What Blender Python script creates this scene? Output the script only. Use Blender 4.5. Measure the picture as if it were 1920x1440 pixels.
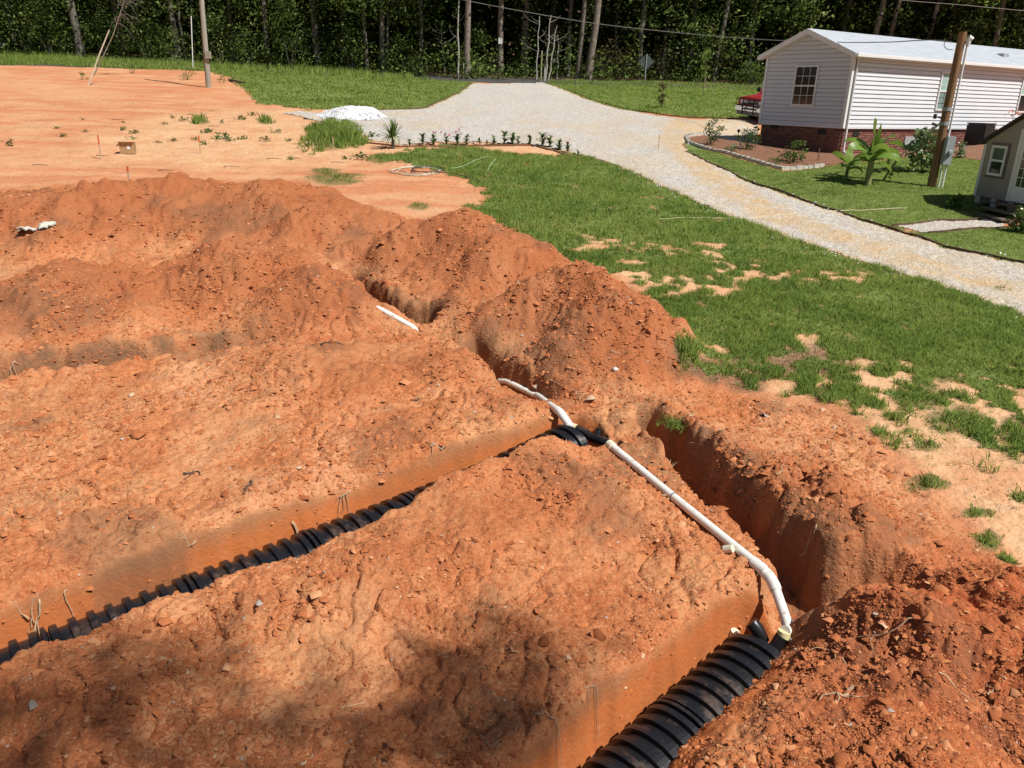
import bpy, bmesh, math, random
import numpy as np
from mathutils import Vector, Matrix

random.seed(7); rng = np.random.default_rng(11)
for o in list(bpy.data.objects): bpy.data.objects.remove(o, do_unlink=True)
SC = bpy.context.scene
COL = SC.collection

# ------------------------------------------------------------------ camera
FPX, PITCH, ROLL, CZ, SLOPE = 1470.0, math.radians(20.2), math.radians(1.6), 4.7, 0.09
_f = np.array([0, math.cos(PITCH), -math.sin(PITCH)]); _r0 = np.array([1.0, 0, 0]); _u0 = np.cross(_r0, _f)
_r = _r0*math.cos(ROLL) + _u0*math.sin(ROLL); _u = _u0*math.cos(ROLL) - _r0*math.sin(ROLL)
cam = bpy.data.cameras.new('camera'); camo = bpy.data.objects.new('camera', cam); COL.objects.link(camo)
cam.sensor_width = 36; cam.lens = FPX/1920*36; cam.clip_start = 0.05; cam.clip_end = 3000
camo.matrix_world = Matrix(((_r[0], _u[0], -_f[0], 0), (_r[1], _u[1], -_f[1], 0), (_r[2], _u[2], -_f[2], CZ), (0, 0, 0, 1)))
SC.camera = camo

# ------------------------------------------------------------------ sky, sun, exposure
SUN_EL, SUN_AZ = math.radians(54), math.atan2(0.84, -0.54)      # azimuth measured from +Y towards +X
sdir = Vector((math.sin(SUN_AZ)*math.cos(SUN_EL), math.cos(SUN_AZ)*math.cos(SUN_EL), math.sin(SUN_EL)))
W = bpy.data.worlds.new('World'); SC.world = W; W.use_nodes = True
nt = W.node_tree; nt.nodes.clear()
sk = nt.nodes.new('ShaderNodeTexSky'); sk.sky_type = 'NISHITA'; sk.sun_disc = False
sk.sun_elevation = SUN_EL; sk.sun_rotation = SUN_AZ; sk.air_density = 1.0; sk.dust_density = 1.5; sk.ozone_density = 1.0
bg = nt.nodes.new('ShaderNodeBackground'); bg.inputs['Strength'].default_value = 0.05
wo = nt.nodes.new('ShaderNodeOutputWorld')
nt.links.new(sk.outputs[0], bg.inputs[0]); nt.links.new(bg.outputs[0], wo.inputs[0])
sl = bpy.data.lights.new('sun', 'SUN'); sl.energy = 4.9; sl.angle = math.radians(0.53); sl.color = (1.0, 0.965, 0.905)
so = bpy.data.objects.new('sun', sl); COL.objects.link(so)
so.rotation_euler = sdir.to_track_quat('Z', 'Y').to_euler(); so.location = (0, 0, 60)
SC.view_settings.view_transform = 'Standard'; SC.view_settings.look = 'None'
SC.view_settings.exposure = 0.12; SC.view_settings.gamma = 1.0; SC.view_settings.use_curve_mapping = False
SC.cycles.max_bounces = 6; SC.cycles.diffuse_bounces = 2; SC.cycles.transparent_max_bounces = 6
SC.cycles.use_denoising = True

# ------------------------------------------------------------------ measuring: photo pixel -> point on the sloping ground
def ray(u, v): return _r*(u-960)/FPX + _u*(720-v)/FPX + _f
def PX(u, v, h=0.0):
    d = ray(u, v); t = (h-CZ)/(d[2]-SLOPE*d[1]); return np.array([t*d[0], t*d[1]])
def PXY(u, v, Y):
    d = ray(u, v); t = Y/d[1]; return Vector((t*d[0], Y, CZ+t*d[2]))
def poly_px(pts, h=0.0): return np.array([PX(*p[:2], p[2] if len(p) > 2 else h) for p in pts])

# ------------------------------------------------------------------ noise in numpy
def _hash(ix, iy, seed):
    n = (ix.astype(np.int64)*374761393 + iy.astype(np.int64)*668265263 + seed*974711) & 0x7fffffff
    n = ((n ^ (n >> 13))*1274126177) & 0x7fffffff
    n = ((n ^ (n >> 16))*2246822519) & 0x7fffffff
    return ((n ^ (n >> 15)) & 0xffffff)/float(0xffffff)
def perlin(x, y, seed=0):
    ix, iy = np.floor(x), np.floor(y); fx, fy = x-ix, y-iy
    ux, uy = fx*fx*fx*(fx*(fx*6-15)+10), fy*fy*fy*(fy*(fy*6-15)+10)
    def gr(a, b):
        t = _hash(ix+a, iy+b, seed)*2*math.pi; return np.cos(t)*(fx-a) + np.sin(t)*(fy-b)
    a = gr(0, 0); b = gr(1, 0); c = gr(0, 1); d = gr(1, 1)
    return ((a+(b-a)*ux) + ((c+(d-c)*ux) - (a+(b-a)*ux))*uy)*1.5
def fbm(x, y, seed=0, oct=4, gain=.5):
    s = 0; a = 1; f = 1
    for i in range(oct): s = s + a*perlin(x*f+i*17.3, y*f-i*9.1, seed+i); a *= gain; f *= 2.03
    return s
def lumps(x, y, seed=0, keep=.6):
    """rounded lumps, one per cell, of random size"""
    ix, iy = np.floor(x), np.floor(y); best = np.zeros_like(x)
    for a in (-1, 0, 1):
        for b in (-1, 0, 1):
            cx, cy = ix+a, iy+b
            px = cx+.15+.7*_hash(cx, cy, seed); py = cy+.15+.7*_hash(cx, cy, seed+1)
            r = (.25+.5*_hash(cx, cy, seed+2))*(_hash(cx, cy, seed+3) < keep)
            st = .7+.7*_hash(cx, cy, seed+4)
            dx, dy = (x-px)*st, (y-py)/st; dome = np.sqrt(np.maximum(r*r-dx*dx-dy*dy, 0))
            tx, ty = _hash(cx, cy, seed+5)*2-1, _hash(cx, cy, seed+6)*2-1          # broken faces: the dome cut by two tilted planes
            cut = np.minimum(r*.62+(tx*dx+ty*dy)*.9, r*.66-(ty*dx-tx*dy)*1.1)
            best = np.maximum(best, np.minimum(dome, np.maximum(cut, 0)))
    return best
def sstep(a, b, x):
    t = np.clip((x-a)/(b-a), 0, 1); return t*t*(3-2*t)
def pdist(X, Y, pts):
    """distance to an open polyline, signed side distance (+ right of travel), arc parameter"""
    pts = np.asarray(pts); D = np.full(X.shape, 1e9); SD = np.zeros_like(X); T = np.zeros_like(X); acc = 0
    for i in range(len(pts)-1):
        a, b = pts[i], pts[i+1]; e = b-a; L = math.hypot(*e); e = e/L
        t = (X-a[0])*e[0] + (Y-a[1])*e[1]; tc = np.clip(t, 0, L)
        d = np.hypot(X-a[0]-e[0]*tc, Y-a[1]-e[1]*tc); m = d < D
        D = np.where(m, d, D); SD = np.where(m, (X-a[0])*e[1]-(Y-a[1])*e[0], SD); T = np.where(m, i+tc/L, T); acc += L
    return D, SD, T
def sdpoly(X, Y, pts):
    """signed distance to a closed polygon, positive inside"""
    pts = np.asarray(pts); D = np.full(X.shape, 1e9); ins = np.zeros(X.shape, bool); n = len(pts)
    for i in range(n):
        a, b = pts[i], pts[(i+1) % n]; e = b-a; L2 = (e**2).sum()+1e-12
        t = np.clip(((X-a[0])*e[0]+(Y-a[1])*e[1])/L2, 0, 1)
        D = np.minimum(D, np.hypot(X-a[0]-e[0]*t, Y-a[1]-e[1]*t))
        c = ((a[1] > Y) != (b[1] > Y)); ins ^= c & (X < (b[0]-a[0])*(Y-a[1])/(b[1]-a[1]+1e-12)+a[0])
    return np.where(ins, D, -D)

# ------------------------------------------------------------------ scene helpers
def link(o, parent=None):
    COL.objects.link(o)
    if parent is not None: o.parent = parent
    return o
def tag(o, label=None, cat=None, group=None, kind=None):
    if label: o['label'] = label
    if cat: o['category'] = cat
    if group: o['group'] = group
    if kind: o['kind'] = kind
    return o
def empty(name, loc, rz=0.0):
    o = bpy.data.objects.new(name, None); o.empty_display_size = .2
    o.location = loc; o.rotation_euler = (0, 0, rz); return link(o)
def np_mesh(name, V, Fq, mat, parent=None, smooth=False, colors=None):
    """V (n,3); Fq (m,k) faces all of k corners; colors {attr: array n or (n,4)}"""
    V = np.ascontiguousarray(V, np.float32); Fq = np.ascontiguousarray(Fq, np.int32); m, k = Fq.shape
    me = bpy.data.meshes.new(name); me.vertices.add(len(V)); me.vertices.foreach_set('co', V.ravel())
    me.loops.add(m*k); me.loops.foreach_set('vertex_index', Fq.ravel())
    me.polygons.add(m); me.polygons.foreach_set('loop_start', np.arange(0, m*k, k, dtype=np.int32))
    me.polygons.foreach_set('loop_total', np.full(m, k, np.int32))
    if smooth: me.polygons.foreach_set('use_smooth', np.ones(m, bool))
    for an, arr in (colors or {}).items():
        a = me.attributes.new(an, 'FLOAT', 'POINT'); a.data.foreach_set('value', np.ascontiguousarray(arr, np.float32))
    me.update(calc_edges=True); me.validate(verbose=False)
    if mat: me.materials.append(mat)
    o = bpy.data.objects.new(name, me); return link(o, parent)
class MB:
    """collects simple solids and links them as ONE mesh"""
    def __init__(s): s.v = []; s.f = []
    def add(s, V, Fs):
        n = len(s.v); s.v += [tuple(p) for p in V]; s.f += [tuple(i+n for i in q) for q in Fs]; return s
    def box(s, lo, hi, M=None):
        (x0, y0, z0), (x1, y1, z1) = lo, hi
        V = [Vector(p) for p in ((x0,y0,z0),(x1,y0,z0),(x1,y1,z0),(x0,y1,z0),(x0,y0,z1),(x1,y0,z1),(x1,y1,z1),(x0,y1,z1))]
        if M is not None: V = [M @ p for p in V]
        return s.add(V, ((0,3,2,1),(4,5,6,7),(0,1,5,4),(1,2,6,5),(2,3,7,6),(3,0,4,7)))
    def tube(s, pts, rad, n=8, cap=True, flat=1.0):
        pts = [Vector(p) for p in pts]; R = rad if hasattr(rad, '__len__') else [rad]*len(pts)
        V = []; Fs = []; up = None
        for i, p in enumerate(pts):
            t = (pts[min(i+1, len(pts)-1)]-pts[max(i-1, 0)]).normalized()
            if up is None:
                up = Vector((0, 0, 1)) if abs(t.z) < .9 else Vector((1, 0, 0))
            a = t.cross(up).normalized(); b = a.cross(t).normalized(); up = b
            for k in range(n):
                w = 2*math.pi*k/n; V.append(p + (a*math.cos(w) + b*math.sin(w)*flat)*R[i])
        for i in range(len(pts)-1):
            for k in range(n):
                k2 = (k+1) % n; Fs.append((i*n+k, i*n+k2, (i+1)*n+k2, (i+1)*n+k))
        if cap: Fs += [tuple(range(n))[::-1], tuple(range((len(pts)-1)*n, len(pts)*n))]
        return s.add(V, Fs)
    def prism(s, poly, d, M=None):
        """poly: list of (x,z) extruded 0..d along +y, then M"""
        n = len(poly); V = [Vector((x, 0, z)) for x, z in poly] + [Vector((x, d, z)) for x, z in poly]
        if M is not None: V = [M @ p for p in V]
        return s.add(V, [tuple(range(n)), tuple(range(n, 2*n))[::-1]] + [(i, i+n, (i+1) % n+n, (i+1) % n) for i in range(n)])
    def lathe(s, prof, n=16, M=None):
        V = []; Fs = []
        for r, z in prof:
            for k in range(n):
                w = 2*math.pi*k/n; V.append(Vector((r*math.cos(w), r*math.sin(w), z)))
        if M is not None: V = [M @ p for p in V]
        for i in range(len(prof)-1):
            for k in range(n): Fs.append((i*n+k, i*n+(k+1) % n, (i+1)*n+(k+1) % n, (i+1)*n+k))
        Fs += [tuple(range(n))[::-1], tuple(range((len(prof)-1)*n, len(prof)*n))]
        return s.add(V, Fs)
    def mesh(s, name, mat, smooth=False, bevel=0):
        me = bpy.data.meshes.new(name); me.from_pydata(s.v, [], s.f)
        bm = bmesh.new(); bm.from_mesh(me); bmesh.ops.recalc_face_normals(bm, faces=bm.faces)
        if bevel:
            ed = [e for e in bm.edges if len(e.link_faces) == 2 and e.calc_face_angle(0) > .6]
            bmesh.ops.bevel(bm, geom=ed, offset=bevel, segments=2, affect='EDGES', clamp_overlap=True)
        bm.to_mesh(me); bm.free()
        if smooth:
            me.polygons.foreach_set('use_smooth', [True]*len(me.polygons))
            try: me.set_sharp_from_angle(angle=math.radians(42))
            except Exception: pass
        if mat: me.materials.append(mat)
        return me
    def build(s, name, mat, parent=None, smooth=False, bevel=0):
        return link(bpy.data.objects.new(name, s.mesh(name, mat, smooth, bevel)), parent)
def copy_tree(o, parent=None):
    c = o.copy(); link(c)
    if parent is not None: c.parent = parent
    for ch in list(o.children): copy_tree(ch, c)
    return c

# ------------------------------------------------------------------ materials
class NT:
    def __init__(s, name, rough=.8, spec=.3):
        s.m = bpy.data.materials.new(name); s.m.use_nodes = True; s.t = s.m.node_tree
        s.b = s.t.nodes['Principled BSDF']; s.b.inputs['Roughness'].default_value = rough
        s.b.inputs['Specular IOR Level'].default_value = spec
        s.co = s.n('ShaderNodeTexCoord').outputs['Object']
    def n(s, t, **kw):
        d = s.t.nodes.new(t)
        for k, v in kw.items(): setattr(d, k, v)
        return d
    def l(s, a, b): s.t.links.new(a, b)
    def val(s, x, sock):
        if hasattr(x, 'links'): s.l(x, sock)
        else:
            try: sock.default_value = x
            except Exception: sock.default_value = (*x, 1)
    def map(s, scale, co=None):
        d = s.n('ShaderNodeMapping'); d.inputs['Scale'].default_value = scale; s.l(co or s.co, d.inputs[0]); return d.outputs[0]
    def noise(s, scale, detail=4, rough=.55, co=None, out='Fac', dist=0):
        d = s.n('ShaderNodeTexNoise'); d.inputs['Scale'].default_value = scale; d.inputs['Detail'].default_value = detail
        d.inputs['Roughness'].default_value = rough; d.inputs['Distortion'].default_value = dist; s.l(co or s.co, d.inputs['Vector']); return d.outputs[out]
    def vor(s, scale, feat='F1', out='Distance', co=None):
        d = s.n('ShaderNodeTexVoronoi', feature=feat); d.inputs['Scale'].default_value = scale; s.l(co or s.co, d.inputs['Vector']); return d.outputs[out]
    def ramp(s, fac, stops):
        d = s.n('ShaderNodeValToRGB'); e = d.color_ramp.elements
        while len(e) < len(stops): e.new(.5)
        for i, (p, c) in enumerate(stops): e[i].position = p; e[i].color = (*c, 1) if len(c) == 3 else c
        s.l(fac, d.inputs[0]); return d.outputs[0]
    def rng(s, x, a, b, c=0, d=1):
        q = s.n('ShaderNodeMapRange'); q.inputs[1].default_value = a; q.inputs[2].default_value = b
        q.inputs[3].default_value = c; q.inputs[4].default_value = d; s.l(x, q.inputs[0]); return q.outputs[0]
    def mix(s, fac, a, b, mode='MIX'):
        d = s.n('ShaderNodeMix', data_type='RGBA', blend_type=mode); d.clamp_factor = True
        s.val(fac, d.inputs[0]); s.val(a, d.inputs[6]); s.val(b, d.inputs[7]); return d.outputs[2]
    def math(s, op, a, b=0.0):
        d = s.n('ShaderNodeMath', operation=op); s.val(a, d.inputs[0]); s.val(b, d.inputs[1]); return d.outputs[0]
    def attr(s, name): return s.n('ShaderNodeAttribute', attribute_name=name).outputs['Fac']
    def rand(s): return s.n('ShaderNodeObjectInfo').outputs['Random']
    def color(s, c): s.val(c, s.b.inputs['Base Color']); return s
    def bump(s, h, strength=.5, dist=.02):
        d = s.n('ShaderNodeBump'); d.inputs['Strength'].default_value = strength; d.inputs['Distance'].default_value = dist
        s.l(h, d.inputs['Height']); s.l(d.outputs[0], s.b.inputs['Normal']); return s
def plain(name, c, rough=.6, var=.15, scale=6, spec=.3, metal=0, bump=0):
    """one colour with mild blotchy wear"""
    q = NT(name, rough, spec); n = q.noise(scale, 5)
    q.color(q.mix(q.rng(n, .3, .7), tuple(x*(1-var) for x in c), tuple(min(1, x*(1+var)) for x in c)))
    q.b.inputs['Metallic'].default_value = metal
    if bump: q.bump(n, bump, .01)
    return q.m
def leafmat(name, cols, trans=.25, rough=.5, vary=.0):
    """leaf colours by a per-leaf attribute, some light through the leaf"""
    q = NT(name, rough, .25)
    f = q.math('ADD', q.attr('tone'), q.math('MULTIPLY', q.math('SUBTRACT', q.rand(), .5), vary)); c = q.ramp(f, [(i/(len(cols)-1), k) for i, k in enumerate(cols)]); q.color(c)
    tr = q.n('ShaderNodeBsdfTranslucent'); q.l(q.mix(.35, c, (.30, .36, .06)), tr.inputs[0])
    mx = q.n('ShaderNodeMixShader'); mx.inputs[0].default_value = trans
    out = q.t.nodes['Material Output']; q.l(q.b.outputs[0], mx.inputs[1]); q.l(tr.outputs[0], mx.inputs[2]); q.l(mx.outputs[0], out.inputs[0])
    return q.m
# ------------------------------------------------------------------ the lie of the land
CH_A = np.array([PX(1434, 1198, -.3), PX(1305, 1316, -.3), PX(1170, 1440, -.3), PX(930, 1660, -.3)])       # near chamber row
_b0, _b1 = PX(1078, 828, -.22), PX(0, 1252, -.25)
_bd = (_b1-_b0)/np.hypot(*(_b1-_b0))
CH_B = np.array([_b0, _b1, _b1+_bd*2.5])                                                                     # second chamber row
SLOT = np.array([PX(1215, 800, -.2), PX(1310, 890, -.15), PX(1400, 968, -.15), PX(1478, 1050, -.2), PX(1520, 1120, -.3)])
SLOT2 = np.array([PX(655, 525, 0), PX(720, 570, 0), PX(790, 590, 0)])
SLOT3 = np.array([PX(885, 650, 0), PX(940, 690, 0), PX(1000, 720, 0)])
LSGN = -1.0   # side of the pipe on which the deep slot lies
LEDGE = np.array([PX(945, 712, 0), PX(1060, 780, -.1), PX(1140, 830, -.1), PX(1280, 935, -.05), PX(1410, 1045, 0), PX(1470, 1130, -.2)])
FURROW = np.array([PX(-150, 728, .02), PX(0, 694, .02), PX(200, 664, .02), PX(330, 645, .02), PX(480, 632, .0), PX(640, 602)])
DUG = poly_px([(-400, 345), (0, 352), (140, 345), (420, 336), (560, 340), (640, 375), (715, 428), (790, 420), (860, 396), (960, 430), (1032, 478), (1090, 492), (1190, 540),
               (1290, 640), (1262, 700), (1400, 735), (1560, 765), (1700, 885), (1800, 985), (1900, 1080), (2200, 1250), (2400, 1700), (-900, 1700), (-900, 700)])
RHEAP = np.array([PX(1250, 765, .1), PX(1375, 825, .2), PX(1500, 895, .28), PX(1620, 975, .28), PX(1720, 1045, .2)])
FHEAP = np.array([PX(1575, 1200, .25), PX(1745, 1165, .4), PX(1990, 1175, .45)])

def cone(X, Y, p, h, r, pw=1.0):
    d = np.hypot(X-p[0], Y-p[1])/r
    return h*np.maximum(0, np.sqrt(np.maximum(0, 1.02-np.minimum(np.sqrt(d*d+.02), 1.02)))**(2*pw))
def ridge(X, Y, pts, hs, rs, pw=1.0):
    out = np.zeros_like(X)
    for i in range(len(pts)-1):
        a, b = np.asarray(pts[i]), np.asarray(pts[i+1]); e = b-a; L2 = (e**2).sum()
        t = np.clip(((X-a[0])*e[0]+(Y-a[1])*e[1])/L2, 0, 1); D = np.hypot(X-a[0]-e[0]*t, Y-a[1]-e[1]*t)
        hh = hs[i]+(hs[i+1]-hs[i])*t; rr = rs[i]+(rs[i+1]-rs[i])*t
        out = np.maximum(out, hh*np.maximum(0, 1.01-np.sqrt((D/rr)**2+.02))**pw)
    return out
def base_z(X, Y):
    z = SLOPE*Y
    z = np.where(Y > 80, SLOPE*80+.03*(Y-80), z)
    z = np.where(Y > 98, SLOPE*80+.54+.42*(Y-98), z)          # a wooded slope closes the view
    return np.minimum(z, 46.0)
HOUSE_C = np.array([12.82, 32.8]); HOUSE_A = math.radians(31.9); HOUSE_W = 4.27; HZ0, HZ1, HZ2 = 2.80, 3.85, 6.60
HLD = np.array([math.cos(HOUSE_A), math.sin(HOUSE_A)]); HGD = np.array([-HLD[1], HLD[0]])

def land(X, Y, fine=True):
    """height, and masks used by the materials"""
    X = np.asarray(X, float); Y = np.asarray(Y, float)
    B = base_z(X, Y)
    near = Y < 30
    wx = X + .10*fbm(X*1.3, Y*1.3, 3, 3); wy = Y + .10*fbm(X*1.3, Y*1.3, 9, 3)
    dug = sstep(-.35, .3, sdpoly(wx, wy, DUG))
    h = .05*fbm(X*.35, Y*.35, 21, 3)*sstep(85, 60, Y)
    # far left bank
    h = h + .25*sstep(-8, -16, X)*sstep(44, 56, Y)
    # spoil heaps
    m = np.zeros_like(X)
    m = np.maximum(m, ridge(wx, wy, [PX(-260, 372, .6), PX(0, 372, .6), PX(130, 360, .75), PX(330, 348, .8), PX(500, 350, .8), PX(600, 385, .6), PX(690, 430, .1)],
                            [.7, .7, .95, 1.0, 1.0, .85, .2], [2.6, 2.6, 3.0, 2.9, 2.9, 2.6, 1.5]))
    m = np.maximum(m, cone(wx, wy, PX(445, 470, .6), .75, 2.1)); m = np.maximum(m, cone(wx, wy, PX(585, 520, .45), .6, 1.8))
    m = np.maximum(m, cone(wx, wy, PX(110, 520, .5), .65, 2.3)); m = np.maximum(m, cone(wx, wy, PX(-120, 560, .5), .6, 2.2))
    m = np.maximum(m, cone(wx, wy, PX(660, 560, .2), .3, 1.3))
    m = np.maximum(m, ridge(wx, wy, [PX(690, 460, .3), PX(780, 425, .7), PX(862, 403, .95), PX(940, 440, .8), PX(1010, 490, .4)], [.5, .9, 1.10, .9, .4], [1.1, 1.6, 2.0, 1.9, 1.4]))
    m = np.maximum(m, ridge(wx, wy, [PX(960, 560, .5), PX(1030, 520, .8), PX(1088, 500, .95), PX(1170, 560, .85), PX(1250, 632, .3)], [.45, .85, 1.10, .93, .3], [1.2, 1.45, 1.65, 1.45, .95]))
    m = np.maximum(m, ridge(wx, wy, [PX(905, 560, .25), PX(860, 510, .3)], [.3, .35], [1.0, 1.2]))
    m = np.maximum(m, ridge(wx, wy, RHEAP, [.12, .24, .32, .32, .2], [.7, 1.0, 1.3, 1.35, 1.1]))
    m = np.maximum(m, ridge(wx, wy, FHEAP, [.36, .60, .66], [.80, 1.2, 1.5]))
    m = np.maximum(m, cone(wx, wy, PX(1660, 1400, .3), .42, 1.1))
    m = np.maximum(m, ridge(wx, wy, [PX(1390, 1440, 0), PX(1450, 1345, 0), PX(1530, 1260, .1)], [.12, .15, .2], [.55, .5, .6]))
    # flat banks between the trenches are a little crowned
    for a, b, hh, r in (((300, 1010), (900, 760), .12, 1.5), ((0, 880), (420, 760), .12, 1.4), ((560, 700), (860, 700), .24, 1.3)):
        m = np.maximum(m, ridge(wx, wy, [PX(*a), PX(*b)], [hh, hh], [r, r]))
    for a, b, hh, r in (((180, 1330), (600, 1130), .18, 1.25), ((700, 1080), (1080, 930), .20, 1.05), ((500, 1500), (1000, 1250), .06, .9)):
        m = np.maximum(m, ridge(wx, wy, [PX(*a), PX(*b)], [hh, hh], [r, r]))
    h = h + m
    heap = sstep(.05, .3, m)
    # rough clods and hollows on everything that was dug
    smooth = np.zeros_like(X)
    rough = .13*fbm(X*.9+3, Y*.9, 31, 4)*dug
    h = h + rough*(.55+.6*heap)
    # ---- trenches
    wob = .05*fbm(X*2.2, Y*2.2, 41, 3)
    def carve(h, D, half, depth, wall, lip=.14, tgt=None, lipk=1.0, smk=1.0):
        nonlocal smooth
        s = sstep(half+wall, half, D+wob*.8)
        fl = (-depth if tgt is None else tgt) + .02*fbm(X*3, Y*3, 77, 2)
        lipd = .10*lipk*sstep(half+wall+lip, half+wall*.6, D+wob)
        smooth = np.maximum(smooth, smk*sstep(half+wall+.03, half+wall*.7, D+wob*.8))
        return (h-lipd)*(1-s) + fl*s
    # second row
    D, SD, T = pdist(X, Y, CH_B)
    Dn = np.where(SD > 0, D, D+.05+.09*fbm(X*1.9, Y*1.9, 49, 4))                 # SD > 0: far bank
    bank = .01+.26*sstep(.56, .30, T)-.32*sstep(.15, .03, T)+.05*fbm(X*1.7, Y*1.7, 48, 3)
    h = np.where(SD < 0, h+bank*sstep(1.1, .38, D), h)
    h = carve(h, Dn, .36, .50, .12, .14, None, np.where(SD > 0, 1.0, .15))
    # near row: a clean cut on its left, loose spoil slumped in on its right
    D, SD, T = pdist(X, Y, CH_A)
    left = SD > 0                                  # the row is walked towards the camera: its left bank (in the photo) is on the +SD side
    sl = np.interp(-SD, [-.36, .02, .12, .24, .55, .95, 1.5, 2.6], [-.60, -.57, -.38, -.25, -.04, .14, .38, .8])
    ax = (CH_A[1]-CH_A[0])/np.hypot(*(CH_A[1]-CH_A[0])); al = (X-CH_A[0][0])*ax[0]+(Y-CH_A[0][1])*ax[1]
    sl = sl + np.maximum(0, -al-.05)*1.3
    fill = np.minimum(h, sl + .03*fbm(X*4, Y*4, 55, 3) + .05*fbm(X*1.7, Y*1.7, 58, 2))
    hl = carve(h, D, .345, .60, .08, .10)
    endcap = sstep(1.0, .0, T*0+np.hypot(X-CH_A[0][0], Y-CH_A[0][1]) )
    h = np.where(SD > .0, hl, fill)
    # ledge under the header pipe and the deep slot beside it
    D, SD, T = pdist(X, Y, LEDGE); s = sstep(.34, .12, np.where(SD*LSGN > 0, np.maximum(D-.25, 0), D)+wob*.5); h = h*(1-s) + np.minimum(h, -.09 + .015*fbm(X*6, Y*6, 61, 2) - .2*sstep(4.2, 5, T))*s
    for pts, half, dep in ((SLOT, .11, .55), (SLOT2, .24, .62), (SLOT3, .2, .55)):
        D, SD, T = pdist(X, Y, pts); D = D + .10*fbm(X*1.7, Y*1.7, 45, 3)
        h = carve(h, D, half*.75, dep, np.where(SD < 0, .13, .13), .14, smk=.12)
    D, SD, T = pdist(X, Y, np.array([PX(1500, 1140, -.3), PX(1580, 1140, -.2), PX(1640, 1118, -.1)])); D = D + .06*fbm(X*3, Y*3, 46, 3)
    s = sstep(.46, .12, D); h = h*(1-s) + np.minimum(h, -.60+.14*T)*s
    # the filled third row: a shallow furrow with a dark far edge
    D, SD, T = pdist(X, Y, FURROW); D = np.abs(D+.13*fbm(X*1.3, Y*1.3, 47, 3)); fade = sstep(5.0, 3.0, T)
    h = np.where(SD > 0, h+.03*sstep(.9, .3, D)*fade*dug, h)
    s = sstep(.44, .22, D)*fade*dug; h = h*(1-s) + (-.36+.05*fbm(X*2, Y*2, 49, 3))*s
    if fine:
        lm = dug*(1-.92*smooth)
        c1 = lumps(X*2.3+fbm(X*2, Y*2, 5, 2)*.3, Y*2.3, 101, .26)*.10
        c2 = lumps(X*5.1, Y*5.1+fbm(X*4, Y*4, 6, 2)*.3, 111, .5)*.052
        c3 = lumps(X*11.3, Y*11.3, 121, .65)*.034
        c4 = lumps(X*23., Y*23., 131, .7)*.019
        patchy = np.clip(.55+.9*fbm(X*.8, Y*.8, 71, 2), .15, 1.5)
        big = lumps(X*1.15+fbm(X, Y, 7, 2)*.4, Y*1.15+fbm(X, Y, 8, 2)*.4, 161, .38)*.20*heap
        h = h + lm*(big+(c1*1.25+c2*1.25)*patchy*(.6+1.0*heap)+ (c3+c4)*(.6+.5*patchy))
        rid = 1-np.abs(perlin(X*3.1, Y*3.1, 81)); h = h - lm*.06*np.maximum(0, rid-.84)/.16*patchy
        h = h + (.012*fbm(X*5, Y*5, 91, 4)+.006*fbm(X*21, Y*21, 95, 3))*lm
        h = h + smooth*(.02*fbm(X*4, Y*4, 96, 3))
        # undug ground: footprints, tyre scuffs, small stones
        un = (1-dug)*sstep(45, 25, Y)
        h = h + un*(.014*fbm(X*2.1, Y*2.1, 97, 3)+.013*fbm(X*9, Y*7, 99, 4)+.014*lumps(X*7, Y*7, 151, .25)+.012*lumps(X*14, Y*14, 153, .35))
    # level pad below the house
    z = B+h
    q = np.stack([X-HOUSE_C[0], Y-HOUSE_C[1]], -1); a = q@HLD; b = q@HGD
    pad = sstep(-2.2, -.2, a)*sstep(-1.6, -.1, b)*sstep(26, 22, a)*sstep(8.5, 5, b)
    z = z*(1-pad) + (HZ0+.03)*pad
    return z, dug, heap, smooth
def Z(x, y): return float(land(np.array([x]), np.array([y]))[0][0])
def ground(u, v, h=0.0):
    """the point of the real ground seen at a photo pixel (marches along the sight line)"""
    d = ray(u, v); t = np.linspace(2.5, 95, 3000); P = np.outer(t, d)+np.array([0, 0, CZ])
    z = land(P[:, 0], P[:, 1])[0]+h; k = np.argmax(P[:, 2] < z)
    if P[k, 2] >= z[k]: p = PX(u, v, h); return Vector((p[0], p[1], Z(*p)))
    return Vector((P[k, 0], P[k, 1], z[k]-h))

# ------------------------------------------------------------------ what covers the ground
GRAVEL = poly_px([(520, 212), (560, 208), (600, 214), (680, 208), (790, 204), (835, 187), (862, 172), (886, 156), (1022, 155), (1062, 170), (1130, 196), (1200, 213), (1290, 223),
                  (1335, 224), (1425, 226), (1428, 252), (1330, 250), (1288, 258), (1284, 275), (1300, 292), (1360, 318), (1420, 347), (1530, 385), (1640, 421), (1780, 466), (1925, 496),
                  (2050, 530), (2050, 650), (1925, 600), (1860, 570), (1790, 546), (1700, 520), (1640, 500), (1480, 448), (1390, 415), (1300, 380), (1190, 326), (1105, 294), (1060, 284), (960, 271),
                  (860, 268), (760, 272), (690, 263), (655, 242), (590, 228)])
PATHG = poly_px([(1672, 423), (1760, 414), (1885, 410), (1885, 424), (1740, 438)])
LAWN_N = poly_px([(726, 290), (790, 280), (860, 272), (960, 287), (1050, 288), (1105, 298), (1190, 331), (1300, 386), (1390, 420), (1480, 452), (1640, 505), (1720, 528), (1786, 549), (1860, 575), (1930, 605),
                  (2100, 680), (2100, 860), (1930, 780), (1850, 742), (1745, 715), (1640, 668), (1560, 690), (1530, 745), (1450, 722), (1390, 690), (1340, 655), (1290, 640), (1240, 590), (1190, 540), (1090, 492), (1035, 475), (960, 428),
                  (890, 405), (868, 390), (912, 372), (905, 352), (850, 330), (790, 312), (730, 303), (690, 298)])
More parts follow.
